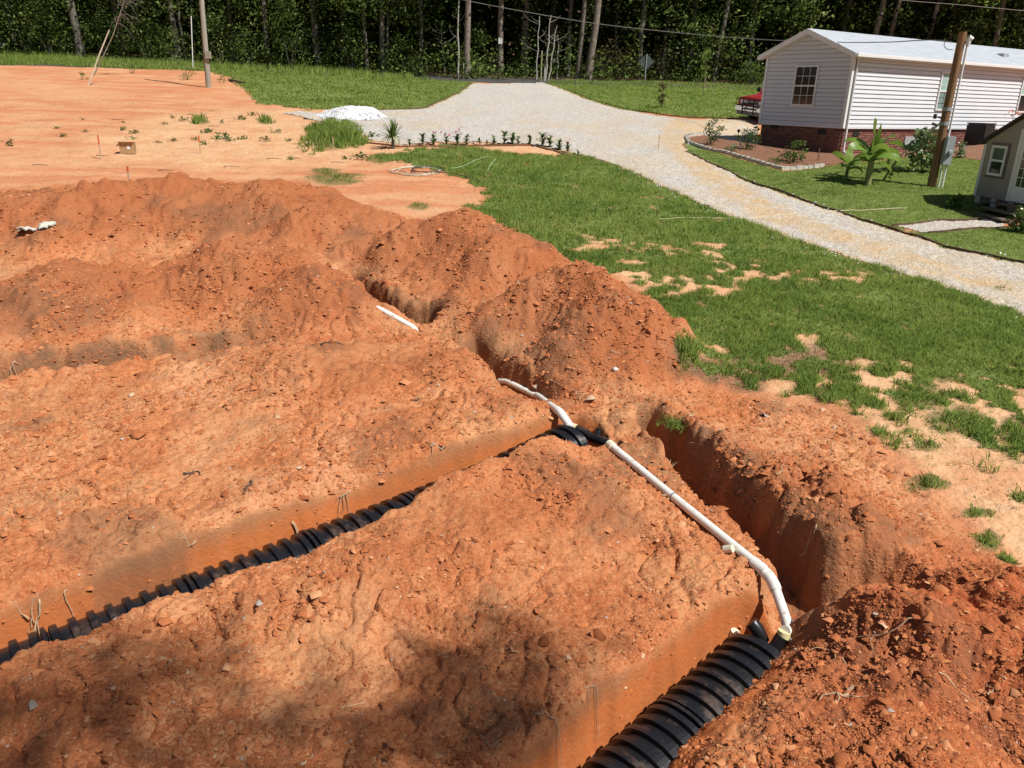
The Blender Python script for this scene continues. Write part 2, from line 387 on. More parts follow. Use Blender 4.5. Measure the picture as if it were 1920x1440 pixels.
LAWN_FL = poly_px([(-300, 100), (0, 108), (160, 116), (330, 126), (500, 134), (700, 142), (884, 152), (860, 170), (832, 186), (790, 202), (700, 206), (600, 206), (500, 197), (478, 190), (462, 176), (430, 152), (395, 141), (300, 138), (140, 131), (0, 128), (-300, 120)])
LAWN_FR = poly_px([(1024, 150), (1200, 152), (1400, 158), (1560, 165), (1560, 224), (1440, 221), (1335, 221), (1290, 219), (1204, 210), (1133, 193), (1064, 167)])
LAWN_H = poly_px([(1286, 268), (1320, 280), (1350, 289), (1410, 305), (1466, 321), (1535, 314), (1600, 305), (1680, 297), (1720, 291), (1830, 300), (1990, 300), (2060, 420), (1990, 412), (1885, 411), (1760, 415), (1672, 424), (1640, 417), (1530, 381), (1420, 343), (1360, 315), (1305, 291)])
LAWN_H2 = poly_px([(1740, 437), (1886, 423), (2060, 425), (2060, 520), (1925, 492), (1785, 461)])
BARE = [(1130, 452, 75, 15, 1), (1240, 470, 55, 12, 1), (1335, 472, 34, 17, 1), (1290, 542, 120, 26, 1), (1215, 520, 70, 16, 1), (1480, 520, 150, 13, 1), (1620, 522, 120, 13, 1), (1200, 575, 45, 16, 1),
        (1180, 490, 40, 9, 1), (1400, 505, 60, 10, 1), (1500, 662, 75, 34, .9), (1430, 700, 50, 16, .9), (1370, 610, 30, 10, .5), (1560, 620, 45, 8, .5), (1740, 640, 60, 9, .6)]
TUFTS = [(622, 252, 52, 25, 1.0), (655, 265, 34, 12, .8), (630, 336, 54, 13, .55), (610, 322, 30, 8, .5), (786, 386, 20, 8, .6), (375, 228, 18, 5, .4), (500, 228, 16, 4, .4), (715, 297, 30, 9, .5),
         (1286, 690, 26, 17, 1.4), (1742, 906, 40, 16, .9), (1830, 960, 36, 12, .7), (1848, 1012, 26, 26, .9), (1888, 1052, 20, 12, .8), (1912, 926, 18, 12, .8), (1905, 815, 38, 28, .9),
         (1720, 745, 60, 26, .9), (1790, 790, 55, 26, .9), (1690, 668, 36, 12, .7), (1775, 705, 32, 12, .8), (1735, 832, 26, 9, .5), (1560, 728, 34, 12, .6), (1880, 545, 18, 8, .4), (1745, 536, 44, 16, .9), (1660, 510, 50, 12, .9)]
def pxell(X, Y, e):
    """soft ellipse lying on the ground, given by its place and size in the photo"""
    c = PX(e[0], e[1]); a = PX(e[0]+e[2], e[1])-c; b = PX(e[0], e[1]-e[3])-c
    M = np.linalg.inv(np.stack([a, b], 1)); qx, qy = X-c[0], Y-c[1]
    return np.hypot(M[0, 0]*qx+M[0, 1]*qy, M[1, 0]*qx+M[1, 1]*qy)
def cover(X, Y):
    """density of grass 0..1 of each lawn, and gravel"""
    w = np.minimum(1.0, .25+Y*.02); nx = X+.22*w*fbm(X*1.1, Y*1.1, 201, 3); ny = Y+.28*w*fbm(X*1.1, Y*1.1, 207, 3)
    n = fbm(X*.9, Y*.9, 211, 4)
    gv = sdpoly(X+.10*fbm(X*2, Y*2, 221, 3), Y+.12*fbm(X*2, Y*2, 223, 3), GRAVEL)
    edge = .55*sstep(.9, .1, np.abs(gv))*(gv < .06)
    gn = sstep(-.30, .45, sdpoly(nx, ny, LAWN_N)+edge)
    for e in BARE:
        d = pxell(nx, ny, e); gn = gn*(1-.78*e[4]*sstep(1.25, .45, d+.55*fbm(X*1.6, Y*1.6, 215, 3)))
    worn = sstep(13., 9.0, Y)*sstep(.5, 2.5, X)                 # thin, patchy grass near the diggings
    gn = gn*(1-.75*worn*sstep(-.1, .25, -n))
    g3 = fbm(X*2.6, Y*2.6, 217, 3); gn = sstep(.34, .62, gn+.75*g3*4*gn*(1-gn)); gn = gn*(1-.5*sstep(.35, .75, -g3-.3*n))
    sp = sstep(-2.4, -.1, sdpoly(nx, ny, LAWN_N)+.9*fbm(X*.7, Y*.7, 219, 2))*(sdpoly(X, Y, DUG) < -.15)*sstep(1.5, 3., X)*(Y < 18)*(gv < -.3); gn = np.maximum(gn, .95*sp*sstep(.18, .50, g3+.35*n+.25*sp))
    tf = np.zeros_like(X)
    for e in TUFTS:
        tf = np.maximum(tf, sstep(1.15, .7, pxell(nx*.5+X*.5, ny*.5+Y*.5, e)+.25*n))
    ff = sstep(-.05, .2, sdpoly(X+.15*n, Y+.4*n, LAWN_FL)+1.2*edge)*(gv < .05); fr = sstep(-.05, .2, sdpoly(X, Y, LAWN_FR)+1.2*edge)*(gv < .05)
    fh = np.maximum(sstep(-.02, .12, sdpoly(X, Y, LAWN_H)+edge), sstep(-.02, .12, sdpoly(X, Y, LAWN_H2)+edge))*(gv < .03)
    return gn, tf, ff, fr, fh, gv

# ---- mesh of the ground: finer where things are close
inv = lambda v: CZ/(math.tan(PITCH+math.atan((v-720)/FPX))+SLOPE)
rows = [inv(v) for v in np.concatenate([np.linspace(1620, 1000, 330), np.linspace(998, 400, 330), np.linspace(398, 140, 165)])]
rows = [y for y in rows if 0 < y < 79]
ymax = rows[-1]; rows = [-80, -30, -8, 0, 1.5, 2.6] + [y for y in rows if y > 2.9] + list(np.geomspace(ymax*1.02, 1500, 40))
cols = np.concatenate([[-60, -20, -8, -4, -2.2, -1.4, -1.1, -.92], np.arange(-.80, .8001, .0025), [.92, 1.1, 1.4, 2.2, 4, 8, 20, 60]])
YY = np.array(rows); wd = np.maximum(.94*YY+.35*(CZ-SLOPE*YY), 4.0)
GX = cols[None, :]*wd[:, None]; GY = np.repeat(YY[:, None], len(cols), 1)
gz, dug, heap, smo = land(GX, GY)
gn, tf, ff, fr, fh, gv = cover(GX, GY)
nr, nc = GX.shape
idx = np.arange(nr*nc).reshape(nr, nc)
quads = np.stack([idx[:-1, :-1], idx[:-1, 1:], idx[1:, 1:], idx[1:, :-1]], -1).reshape(-1, 4)
Vg = np.stack([GX, GY, gz], -1).reshape(-1, 3)
# what kind of bare earth: pale sandy on the trodden right side and on the far left flat
tanr = sstep(.0, .5, sdpoly(GX, GY, poly_px([(1290, 640), (1400, 735), (1560, 765), (1700, 885), (1800, 985), (1900, 1080), (2300, 1300), (2300, 600), (1920, 560), (1300, 360), (1060, 300), (1000, 420)])))
tanl = sstep(-1.5, 1.2, sdpoly(GX+1.2*fbm(GX*.3, GY*.3, 301, 3), GY+1.6*fbm(GX*.3, GY*.3, 303, 3), poly_px([(250, 225), (430, 205), (560, 200), (700, 250), (720, 285), (560, 315), (330, 322), (180, 300), (200, 255)])))
tanb = sstep(-1., 2.0, sdpoly(GX+fbm(GX*.3, GY*.3, 305, 3), GY+fbm(GX*.3, GY*.3, 307, 3), poly_px([(0, 150), (160, 165), (260, 180), (200, 200), (100, 190), (0, 165)])))*.6
strk = sstep(-.25, .35, fbm(GX*.22, GY*.8, 309, 5))
tanf = sstep(-.1, .3, sdpoly(GX, GY, poly_px([(680, 262), (1000, 262), (1110, 292), (1110, 304), (960, 286), (690, 290)])))*.9
tan = np.clip(np.maximum(np.maximum(tanf, np.maximum(tanr, np.maximum(tanl*.95, .55*strk*(GX < -1)))), tanb), 0, 1)*(1-dug*.9)
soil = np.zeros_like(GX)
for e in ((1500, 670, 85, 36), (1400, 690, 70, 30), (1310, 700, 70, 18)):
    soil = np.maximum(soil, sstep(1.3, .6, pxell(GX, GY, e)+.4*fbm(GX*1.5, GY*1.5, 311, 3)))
Df, SDf, Tf = pdist(GX, GY, FURROW); soil = np.maximum(soil, .92*sstep(.62, .25, Df+.28*fbm(GX*2, GY*2, 313, 3))*sstep(.25, .0, SDf)*sstep(5, 3.2, Tf))  # brown topsoil on the furrow's far wall, darkened further as painted shade
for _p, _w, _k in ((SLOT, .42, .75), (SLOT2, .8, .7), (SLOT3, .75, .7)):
    _D, _S, _T = pdist(GX, GY, _p); soil = np.maximum(soil, _k*sstep(_w, _w*.3, _D+.35*fbm(GX*1.8, GY*1.8, 315, 4))*(_S < .12))  # brown topsoil; also darkens slot walls and heap faces as painted shade
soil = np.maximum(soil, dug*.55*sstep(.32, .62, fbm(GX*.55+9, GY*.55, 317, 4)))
bed = sstep(-.05, .05, sdpoly(GX, GY, poly_px([(1330, 250), (1300, 255), (1288, 261), (1292, 268), (1320, 279), (1350, 288), (1410, 304), (1466, 320), (1500, 318), (1535, 314), (1600, 306), (1680, 298), (1720, 292), (1830, 301), (1990, 301), (1990, 262), (1700, 262), (1425, 243)])))
grass_any = np.clip(np.maximum.reduce([gn, tf*.9, ff, fr, fh]), 0, 1)
def clay_material():
    q = NT('red_clay', .95, .1)
    n1 = q.noise(.55, 5, .6); n2 = q.noise(2.6, 6, .65); n3 = q.noise(9, 6, .7); n4 = q.noise(38, 4, .7)
    ce = q.n('ShaderNodeTexVoronoi'); ce.inputs['Scale'].default_value = 24; q.l(q.co, ce.inputs['Vector'])
    ce2 = q.n('ShaderNodeTexVoronoi'); ce2.inputs['Scale'].default_value = 60; q.l(q.co, ce2.inputs['Vector'])
    sep = q.n('ShaderNodeSeparateColor'); q.l(ce.outputs['Color'], sep.inputs[0])
    sep2 = q.n('ShaderNodeSeparateColor'); q.l(ce2.outputs['Color'], sep2.inputs[0])
    orange, pale, deep, brown = (.49, .172, .066), (.60, .29, .135), (.34, .088, .032), (.30, .155, .08)
    c = q.mix(q.rng(n1, .42, .62), orange, pale)
    c = q.mix(q.math('MULTIPLY', q.rng(n2, .50, .68), .8), c, deep)
    c = q.mix(q.math('MULTIPLY', q.rng(q.noise(1.1, 7, .7, dist=.4), .54, .68), .8), c, brown)
    big = q.noise(.38, 6, .68, dist=.6); c = q.mix(q.math('MULTIPLY', q.rng(big, .52, .64), .65), c, (.66, .35, .185)); c = q.mix(q.math('MULTIPLY', q.rng(big, .46, .36), .65), c, (.37, .10, .036))
    c = q.mix(q.math('MULTIPLY', q.rng(n3, .50, .70), .6), c, pale)
    c = q.mix(q.math('MULTIPLY', q.rng(q.noise(70, 3, .7), .56, .70), .55), c, (.24, .085, .04))
    c = q.mix(q.math('MULTIPLY', q.rng(sep.outputs[0], .55, 1), .45), c, deep)
    c = q.mix(q.math('MULTIPLY', q.rng(sep2.outputs[1], .7, 1), .5), c, pale)
    heapc = q.mix(q.rng(n2, .35, .65), (.30, .092, .037), (.39, .14, .058))
    c = q.mix(q.math('MULTIPLY', q.attr('heap'), .75), c, heapc)
    c = q.mix(q.math('MULTIPLY', q.attr('redder'), q.rng(n2, .3, .6, .4, 1)), c, q.mix(q.rng(n3, .3, .7), (.36, .085, .032), (.50, .14, .052)))
    # freshly cut faces
    cut = q.mix(q.rng(q.noise(1.6, 4, .6), .3, .7), (.53, .16, .048), (.43, .135, .045))
    cut = q.mix(q.math('MULTIPLY', q.rng(n4, .60, .75), .4), cut, (.60, .28, .13))
    cut = q.mix(q.math('MULTIPLY', q.rng(n3, .62, .75), .5), cut, (.33, .15, .07))
    top = q.mix(q.rng(n3, .35, .65), (.26, .125, .06), (.40, .19, .09)); top = q.mix(q.math('MULTIPLY', q.rng(n4, .58, .72), .7), top, (.55, .32, .17))
    dp = q.math('ADD', q.attr('depth'), q.math('MULTIPLY', q.rng(q.noise(5, 5, .7), 0, 1, -.5, .5), .30)); cut = q.mix(q.rng(dp, .10, .30, .85, .0), cut, top)
    c = q.mix(q.math('MULTIPLY', q.attr('cut'), q.rng(n3, .25, .5, .45, 1)), c, cut)
    # undug flat: raked orange clay with straw coloured sand
    flat = q.mix(q.rng(q.noise(1.2, 6, .7, q.map((.5, 1.6, 1))), .35, .65), (.60, .28, .145), (.53, .20, .092))
    sand = q.mix(q.rng(q.noise(3.5, 7, .72), .35, .65), (.70, .46, .27), (.65, .36, .18))
    sand = q.mix(q.math('MULTIPLY', q.rng(q.noise(14, 6, .75), .53, .68), .55), sand, (.40, .22, .11))
    flat = q.mix(q.math('MULTIPLY', q.attr('tan'), q.rng(q.noise(.8, 7, .7), .25, .55)), flat, sand)
    flat = q.mix(q.math('MULTIPLY', q.attr('tan'), q.rng(n3, .6, .75)), flat, (.78, .55, .34))
    flat = q.mix(q.math('MULTIPLY', q.rng(q.noise(5.5, 8, .8, q.map((.7, 1.5, 1))), .56, .66), .55), flat, (.36, .17, .085))
    flat = q.mix(q.math('MULTIPLY', q.rng(q.noise(46, 4, .75), .60, .72), .6), flat, (.25, .14, .075))
    c = q.mix(q.attr('undug'), c, flat)
    c = q.mix(q.math('MULTIPLY', q.attr('soil'), q.rng(n3, .3, .6, .5, 1)), c, (.17, .095, .055))  # topsoil colour, doubling as painted shade in furrow and slots
    turf = q.mix(q.rng(n3, .35, .65), (.10, .12, .03), (.20, .15, .07))
    c = q.mix(q.math('MULTIPLY', q.attr('turf'), .85), c, turf)
    lit = q.mix(q.rng(n3, .35, .65), (.075, .05, .03), (.14, .085, .05)); c = q.mix(q.attr('litter'), c, lit)
    q.color(c)
    hgt = q.math('ADD', q.math('MULTIPLY', n4, .5), q.math('ADD', q.math('MULTIPLY', ce.outputs['Distance'], -.9), q.math('MULTIPLY', ce2.outputs['Distance'], -.4)))
    hgt = q.math('ADD', hgt, q.math('MULTIPLY', q.noise(110, 3, .7), .5))
    q.bump(hgt, .6, .016)
    bn = [d for d in q.t.nodes if d.type == 'BUMP'][0]; q.l(q.rng(q.attr('cut'), 0, 1, .65, .28), bn.inputs['Strength'])
    return q.m
M_CLAY = clay_material()
redder = sstep(.0, .8, sdpoly(GX+.3*fbm(GX, GY, 321, 3), GY+.3*fbm(GX, GY, 323, 3), poly_px([(1500, 1160), (1650, 1020), (1800, 980), (1920, 1090), (2300, 1250), (2300, 1700), (1250, 1700), (1400, 1300)])))
_lb = poly_px([(-400, 106), (0, 110), (160, 117), (330, 127), (500, 135), (700, 143), (884, 152.5), (1024, 151), (1200, 153), (1400, 159), (1560, 166), (1920, 182)])
litter = sstep(-.6, .8, GY-np.interp(GX, _lb[:, 0], _lb[:, 1])+.5*fbm(GX*.6, GY*.6, 361, 2))
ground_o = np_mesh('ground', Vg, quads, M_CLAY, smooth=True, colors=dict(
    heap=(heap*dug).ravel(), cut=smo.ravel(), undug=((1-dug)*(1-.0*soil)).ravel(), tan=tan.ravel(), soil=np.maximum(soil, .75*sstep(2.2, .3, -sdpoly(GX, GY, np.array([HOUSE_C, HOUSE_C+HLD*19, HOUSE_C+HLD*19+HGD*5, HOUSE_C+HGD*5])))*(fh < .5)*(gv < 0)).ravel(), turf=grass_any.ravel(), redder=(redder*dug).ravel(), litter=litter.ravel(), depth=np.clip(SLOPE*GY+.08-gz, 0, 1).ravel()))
tag(ground_o, 'bare red clay yard dug into banks, trenches and loose spoil heaps', kind='structure')

def sheet(name, mask, lift, mat, label, extra=None, smooth=True):
    """a covering laid over the part of the ground where mask holds"""
    mf = mask.reshape(nr, nc); keep = (mf[:-1, :-1] & mf[:-1, 1:] & mf[1:, 1:] & mf[1:, :-1]).ravel()
    q = quads[keep]; used = np.unique(q); re = np.full(nr*nc, -1); re[used] = np.arange(len(used))
    V = Vg[used].copy(); V[:, 2] += lift.ravel()[used]
    o = np_mesh(name, V, re[q], mat, smooth=smooth, colors={k: a.ravel()[used] for k, a in (extra or {}).items()})
    return tag(o, label, kind='structure')

def gravel_material():
    q = NT('white_gravel', .9, .2)
    v = q.n('ShaderNodeTexVoronoi'); v.inputs['Scale'].default_value = 26; q.l(q.co, v.inputs['Vector'])
    s = q.n('ShaderNodeSeparateColor'); q.l(v.outputs['Color'], s.inputs[0])
    v2 = q.n('ShaderNodeTexVoronoi'); v2.inputs['Scale'].default_value = 9; q.l(q.co, v2.inputs['Vector'])
    s2 = q.n('ShaderNodeSeparateColor'); q.l(v2.outputs['Color'], s2.inputs[0])
    c = q.ramp(s.outputs[0], [(0, (.34, .31, .27)), (.25, (.54, .50, .44)), (.7, (.70, .66, .60)), (1, (.84, .81, .76))])
    c = q.mix(q.math('MULTIPLY', q.rng(s2.outputs[1], .75, 1), .35), c, (.33, .28, .22))
    c = q.mix(q.math('MULTIPLY', q.rng(v.outputs['Distance'], .35, .65), .3), c, (.30, .24, .17))
    sd = q.math('MULTIPLY', q.attr('sand'), q.rng(q.noise(1.6, 6, .7), .3, .56))
    sandc = q.mix(q.rng(s.outputs[1], .3, .9), (.54, .36, .19), (.70, .54, .34))
    c = q.mix(sd, c, sandc)
    q.color(c); q.bump(q.math('ADD', q.math('MULTIPLY', v.outputs['Distance'], -1), q.noise(60, 3)), .8, .03)
    return q.m
M_GRAVEL = gravel_material()
# sandy wear: the middle of the lane, the turn by the house, the faded edges
lane = np.array([PX(1290, 225), PX(1262, 268), PX(1340, 335), PX(1440, 398), PX(1600, 455), PX(1760, 505), PX(1960, 560)])
Dl, SDl, _ = pdist(GX, GY, lane)
sandm = .95*sstep(1.0, .35, Dl+.25*fbm(GX*.7, GY*.7, 331, 3)) + .9*sstep(1.2, .4, pxell(GX, GY, (1330, 232, 120, 11))+.2*fbm(GX, GY, 333, 3))
sandm = np.maximum(sandm, .9*sstep(.45, .0, gv)); sandm = np.maximum(sandm, .38*sstep(58, 34, GY)*sstep(-.2, .35, fbm(GX*.35, GY*.25, 335, 4)))
sandm = np.maximum(sandm, .9*sstep(-2.5, -7, GX)*sstep(31.5, 30, GY))
pave = sstep(-.05, .2, gv)
sheet('gravel_driveway', (gv > 0), .004+.03*pave+.008*fbm(GX*6, GY*6, 341, 2)*pave, M_GRAVEL, 'white gravel driveway curving past the house with sandy wheel tracks', dict(sand=np.clip(sandm, 0, 1)))
pg = sdpoly(GX, GY, PATHG)
sheet('gravel_path', pg > 0, .02+.0*GX, M_GRAVEL, 'short white gravel path leading to the shed steps', dict(sand=.15*np.ones_like(GX)))
M_ROAD = plain('asphalt', (.07, .066, .062), .9, .25, 8, bump=.3)
road = sdpoly(GX, GY, poly_px([(840, 149.5), (1120, 150), (1048, 158.5), (1015, 157), (888, 157), (868, 154)]))
_y = PX(950, 156.5)[1]
rd = (GY > _y) & (GY < _y+6)
sheet('road', rd, .012+0*GX, M_ROAD, 'strip of dark asphalt road crossing in front of the wood')
def turf_material():
    q = NT('turf', .95, .1); n = q.noise(6, 6, .7); q.color(q.mix(q.rng(n, .35, .65), (.13, .18, .045), (.20, .23, .07))); q.bump(q.noise(40, 3), .5, .03); return q.m
M_TURF = turf_material()
for msk, lb in ((gn > .5, 'patchy green lawn between the diggings and the driveway'), (ff > .5, 'far green lawn left of the driveway'), (fr > .5, 'far green lawn right of the driveway'), (fh > .5, 'mown lawn between the white house and the driveway')):
    sheet('lawn', msk & (GY < 79), .008+0*GX, M_TURF, lb)
M_BED = plain('bed_soil', (.215, .105, .06), .95, .3, 10, bump=.5)
sheet('flower_bed', (bed > .5) & (fh < .5) & (gv < 0), .02+.01*fbm(GX*5, GY*5, 351, 3), M_BED, 'reddish soil bed along the foot of the white house')
# fast height look-up on the finished ground mesh
_cols = cols; _rowsA = YY; _wd = wd
def gridv(A, x, y):
    x = np.atleast_1d(np.asarray(x, float)); y = np.atleast_1d(np.asarray(y, float))
    j = np.clip(np.searchsorted(_rowsA, y)-1, 0, nr-2); fy = np.clip((y-_rowsA[j])/(_rowsA[j+1]-_rowsA[j]), 0, 1)
    out = 0
    for jj, wgt in ((j, 1-fy), (j+1, fy)):
        t = x/_wd[jj]; k = np.clip(np.searchsorted(_cols, t)-1, 0, nc-2); fx = np.clip((t-_cols[k])/(_cols[k+1]-_cols[k]), 0, 1)
        out = out + wgt*(A[jj, k]*(1-fx)+A[jj, k+1]*fx)
    return out
def Z(x, y): return float(gridv(gz, x, y)[0])
def ground(u, v, h=0.0):
    d = ray(u, v); t = np.geomspace(2.5, 110, 2600); P = np.outer(t, d)+np.array([0, 0, CZ])
    z = gridv(gz, P[:, 0], P[:, 1])+h; b = P[:, 2] < z
    k = int(np.argmax(b)) if b.any() else len(t)-1
    return Vector((P[k, 0], P[k, 1], z[k]-h))
def P3(u, v, h):
    p = PX(u, v, h); return Vector((p[0], p[1], SLOPE*p[1]+h))
def pxm(p):
    """metres per photo pixel at a point"""
    return float((np.array(p)-np.array([0, 0, CZ]))@_f)/FPX
# ------------------------------------------------------------------ leaching chambers
def black_plastic():
    q = NT('black_plastic', .27, .55); n = q.noise(5, 6, .65); d = q.noise(30, 4, .7)
    geo = q.n('ShaderNodeNewGeometry'); sp = q.n('ShaderNodeSeparateXYZ'); q.l(geo.outputs['Normal'], sp.inputs[0])
    dust = q.math('MULTIPLY', q.rng(n, .50, .72), q.rng(sp.outputs[2], .55, 1, .0, .55)); dust = q.math('MULTIPLY', dust, q.rng(d, .3, .6, .3, 1))
    q.color(q.mix(dust, (.012, .012, .014), (.20, .105, .06))); q.l(q.rng(dust, 0, .4, .30, .8), q.b.inputs['Roughness']); return q.m
M_BLK = black_plastic()
def axis_frame(pts, s):
    """point and direction at arc length s along a 2-d polyline"""
    acc = 0
    for i in range(len(pts)-1):
        e = pts[i+1]-pts[i]; L = np.hypot(*e)
        if s <= acc+L or i == len(pts)-2: return pts[i]+e/L*(s-acc), e/L
        acc += L
PITCHR = .148; HW, CHH = .325, .31
def section_mesh(n_ribs=8):
    """one corrugated arch 0..n along +x, footing at z=0"""
    prof = []; x = 0.0
    st = [(0, 0), (.062, 0), (.072, 1), (.128, 1), (.138, 0)]
    xs = []
    for r in range(n_ribs):
        for dx, c in st: xs.append((r*PITCHR+dx, c))
    xs.append((n_ribs*PITCHR, 0)); xs += [(n_ribs*PITCHR+.012, 1.25), (n_ribs*PITCHR+.045, 1.25), (n_ribs*PITCHR+.05, .2)]
    m = MB(); K = 22; V = []; Fs = []
    for x, c in xs:
        off = -.040*(1-c)
        for k in range(K+1):
            a = math.pi*k/K; w = abs(math.cos(a))**.88*math.copysign(1, math.cos(a)); hh = math.sin(a)**.80
            V.append((x, w*(HW+off*.9), max(0, hh*(CHH+off)) if 0 < k < K else 0.0))
    for i in range(len(xs)-1):
        for k in range(K): Fs.append((i*(K+1)+k, i*(K+1)+k+1, (i+1)*(K+1)+k+1, (i+1)*(K+1)+k))
    m.add(V, Fs)
    return m.mesh('chamber_section', M_BLK)
def flange_mesh(n_ribs, side):
    m = MB(); L = n_ribs*PITCHR; y0 = side*(HW-.01); s = side
    def bx(x0, x1, a, b): m.box((x0, min(y0+s*a, y0+s*b), 0), (x1, max(y0+s*a, y0+s*b), .014))
    bx(0, L, -.03, .012); bx(0, L, .058, .078)
    for r in range(n_ribs):
        bx(r*PITCHR, r*PITCHR+.055, .0125, .0575)
    return m.mesh('foot_flange', M_BLK)
SEC = section_mesh(); FL = {s: flange_mesh(8, s) for s in (1, -1)}
def cap_mesh():
    m = MB(); K = 22; V = []; Fs = []
    prof = [(0.0, 1.0), (-.03, 1.02), (-.07, .96), (-.11, .80), (-.13, .5), (-.135, .02)]
    for x, sc in prof:
        for k in range(K+1):
            a = math.pi*k/K; w = abs(math.cos(a))**.88*math.copysign(1, math.cos(a)); hh = math.sin(a)**.80
            V.append((x, w*HW*sc, hh*CHH*sc))
    for i in range(len(prof)-1):
        for k in range(K): Fs.append((i*(K+1)+k, i*(K+1)+k+1, (i+1)*(K+1)+k+1, (i+1)*(K+1)+k))
    m.add(V, Fs); return m.mesh('end_cap', M_BLK, smooth=True)
CAPM = cap_mesh()
def chamber_row(pts, length, zf, label):
    p0, d0 = axis_frame(pts, 0)
    root = empty('leaching_chamber', (p0[0], p0[1], zf(0)))
    tag(root, label, 'chamber', 'black chambers laid in the trenches')
    s = 0.0; Ls = 8*PITCHR
    first = True
    while s < length:
        a, d = axis_frame(pts, s); b, _ = axis_frame(pts, s+Ls)
        e = b-a; e = e/np.hypot(*e); za, zb = zf(s), zf(s+Ls)
        X = Vector((e[0], e[1], (zb-za)/Ls)).normalized(); Zv = Vector((0, 0, 1)); Yv = Zv.cross(X).normalized(); Zv = X.cross(Yv)
        M = Matrix(((X.x, Yv.x, Zv.x, a[0]), (X.y, Yv.y, Zv.y, a[1]), (X.z, Yv.z, Zv.z, za), (0, 0, 0, 1)))
        o = link(bpy.data.objects.new('chamber_section', SEC)); o.parent = root; o.matrix_world = M; o.matrix_parent_inverse = Matrix.Translation(root.location).inverted()
        for sd in (1, -1):
            f = link(bpy.data.objects.new('foot_flange', FL[sd])); f.parent = o
        if first:
            c = link(bpy.data.objects.new('end_cap', CAPM)); c.parent = root; c.matrix_parent_inverse = Matrix.Translation(root.location).inverted(); c.matrix_world = M
            root['frame'] = [v for r in M for v in r]; first = False; capo = c
        s += Ls
    return root, capo, Matrix([list(root['frame'])[i*4:i*4+4] for i in range(4)])
def zA(s):
    p, _ = axis_frame(CH_A, s); return SLOPE*p[1]-.575
def zB(s):
    p, _ = axis_frame(CH_B, s); return SLOPE*p[1]-.43+.15*max(0.0, 1-s/1.5)
rowA, capA, MA = chamber_row(CH_A, 2.9, zA, 'wide run of black ribbed chambers in the near trench beside loose red spoil')
rowB, capB, MB_ = chamber_row(CH_B, 7.3, zB, 'long run of black ribbed chambers half hidden in the narrow trench farther back')
for r in (rowA, rowB): del r['frame']
M_PVC = None
def pvc_material():
    q = NT('white_pvc', .38, .4); n = q.noise(14, 5, .7)
    q.color(q.mix(q.math('MULTIPLY', q.rng(n, .58, .66), .8), (.80, .78, .72), (.46, .23, .11))); return q.m
M_PVC = pvc_material(); M_PVCY = plain('cream_pvc', (.76, .70, .52), .45, .08, 12)
M_GREYP = plain('grey_pvc', (.28, .30, .32), .4, .1, 12)
M_GLUE = plain('yellow_primer', (.74, .66, .36), .5, .15, 20)
PR = .046
def cap_stub(cap, pts, rad, closed=True, name='inlet_stub'):
    m = MB(); m.tube(pts, rad, 16)
    if closed:
        a, b = Vector(pts[-2]), Vector(pts[-1]); d = (b-a).normalized(); rad = rad[-1] if hasattr(rad, "__len__") else rad
        m.tube([b, b+d*.012, b+d*.02], [rad*1.12, rad*1.12, rad*.8], 16)
    o = m.build(name, M_BLK, None, smooth=True); o.parent = cap; o.matrix_parent_inverse = cap.matrix_world.inverted(); return o
bpy.context.view_layer.update()
def capP(M, x, y, z): return M @ Vector((x, y, z))
# stubs of the second row: one each way along the header, one knob away from the viewer
bl = P3(1085, 806, -.10); br = P3(1140, 832, -.10)
bm_ = (bl+br)/2; du = (br-bl).normalized()
cap_stub(capB, [bm_-du*.02-Vector((0, 0, .03)), bm_-du*.12, bl-du*.03], .058, False)
cap_stub(capB, [bm_+du*.02-Vector((0, 0, .03)), br-du*.10, br+du*.02], .060, False)
cap_stub(capB, [bm_+Vector((.03, .02, -.04)), bm_+Vector((.08, .08, .06))], .040, True, 'knockout_stub')
# stubs of the near row
al = P3(1420, 1182, -.30); ar = P3(1468, 1200, -.30)
cap_stub(capA, [al+Vector((.07, -.03, -.10)), al+Vector((-.0, .02, -.0)), al+Vector((-.035, .05, .035))], [.05, .066, .062], True, 'knockout_stub')
cap_stub(capA, [ar+Vector((-.10, -.03, -.13)), ar+Vector((-.03, -.0, -.03)), ar+Vector((.0, .012, .03))], [.06, .064, .064], False)
# ------------------------------------------------------------------ white header pipes
def pipe_thing(name, runs, label, cat='pipe'):
    """runs: list of (part, points, radius, material)"""
    p0 = Vector(runs[0][1][0]); root = empty(name, (p0.x, p0.y, p0.z)); tag(root, label, cat)
    for part, pts, rad, mat in runs:
        o = MB().tube([Vector(p)-p0 for p in pts], rad, 18).build(part, mat, root, smooth=True)
    return root
def arc(a, b, c, n=7, t=.35):
    """rounded corner at b between a and c"""
    a, b, c = Vector(a), Vector(b), Vector(c); s = b+(a-b)*t; e = b+(c-b)*t
    return [s*float((1-k)**2)+b*float(2*k*(1-k))+e*float(k*k) for k in np.linspace(0, 1, n)]
def along(a, b, t): t = float(t); return Vector(a)*(1-t)+Vector(b)*t
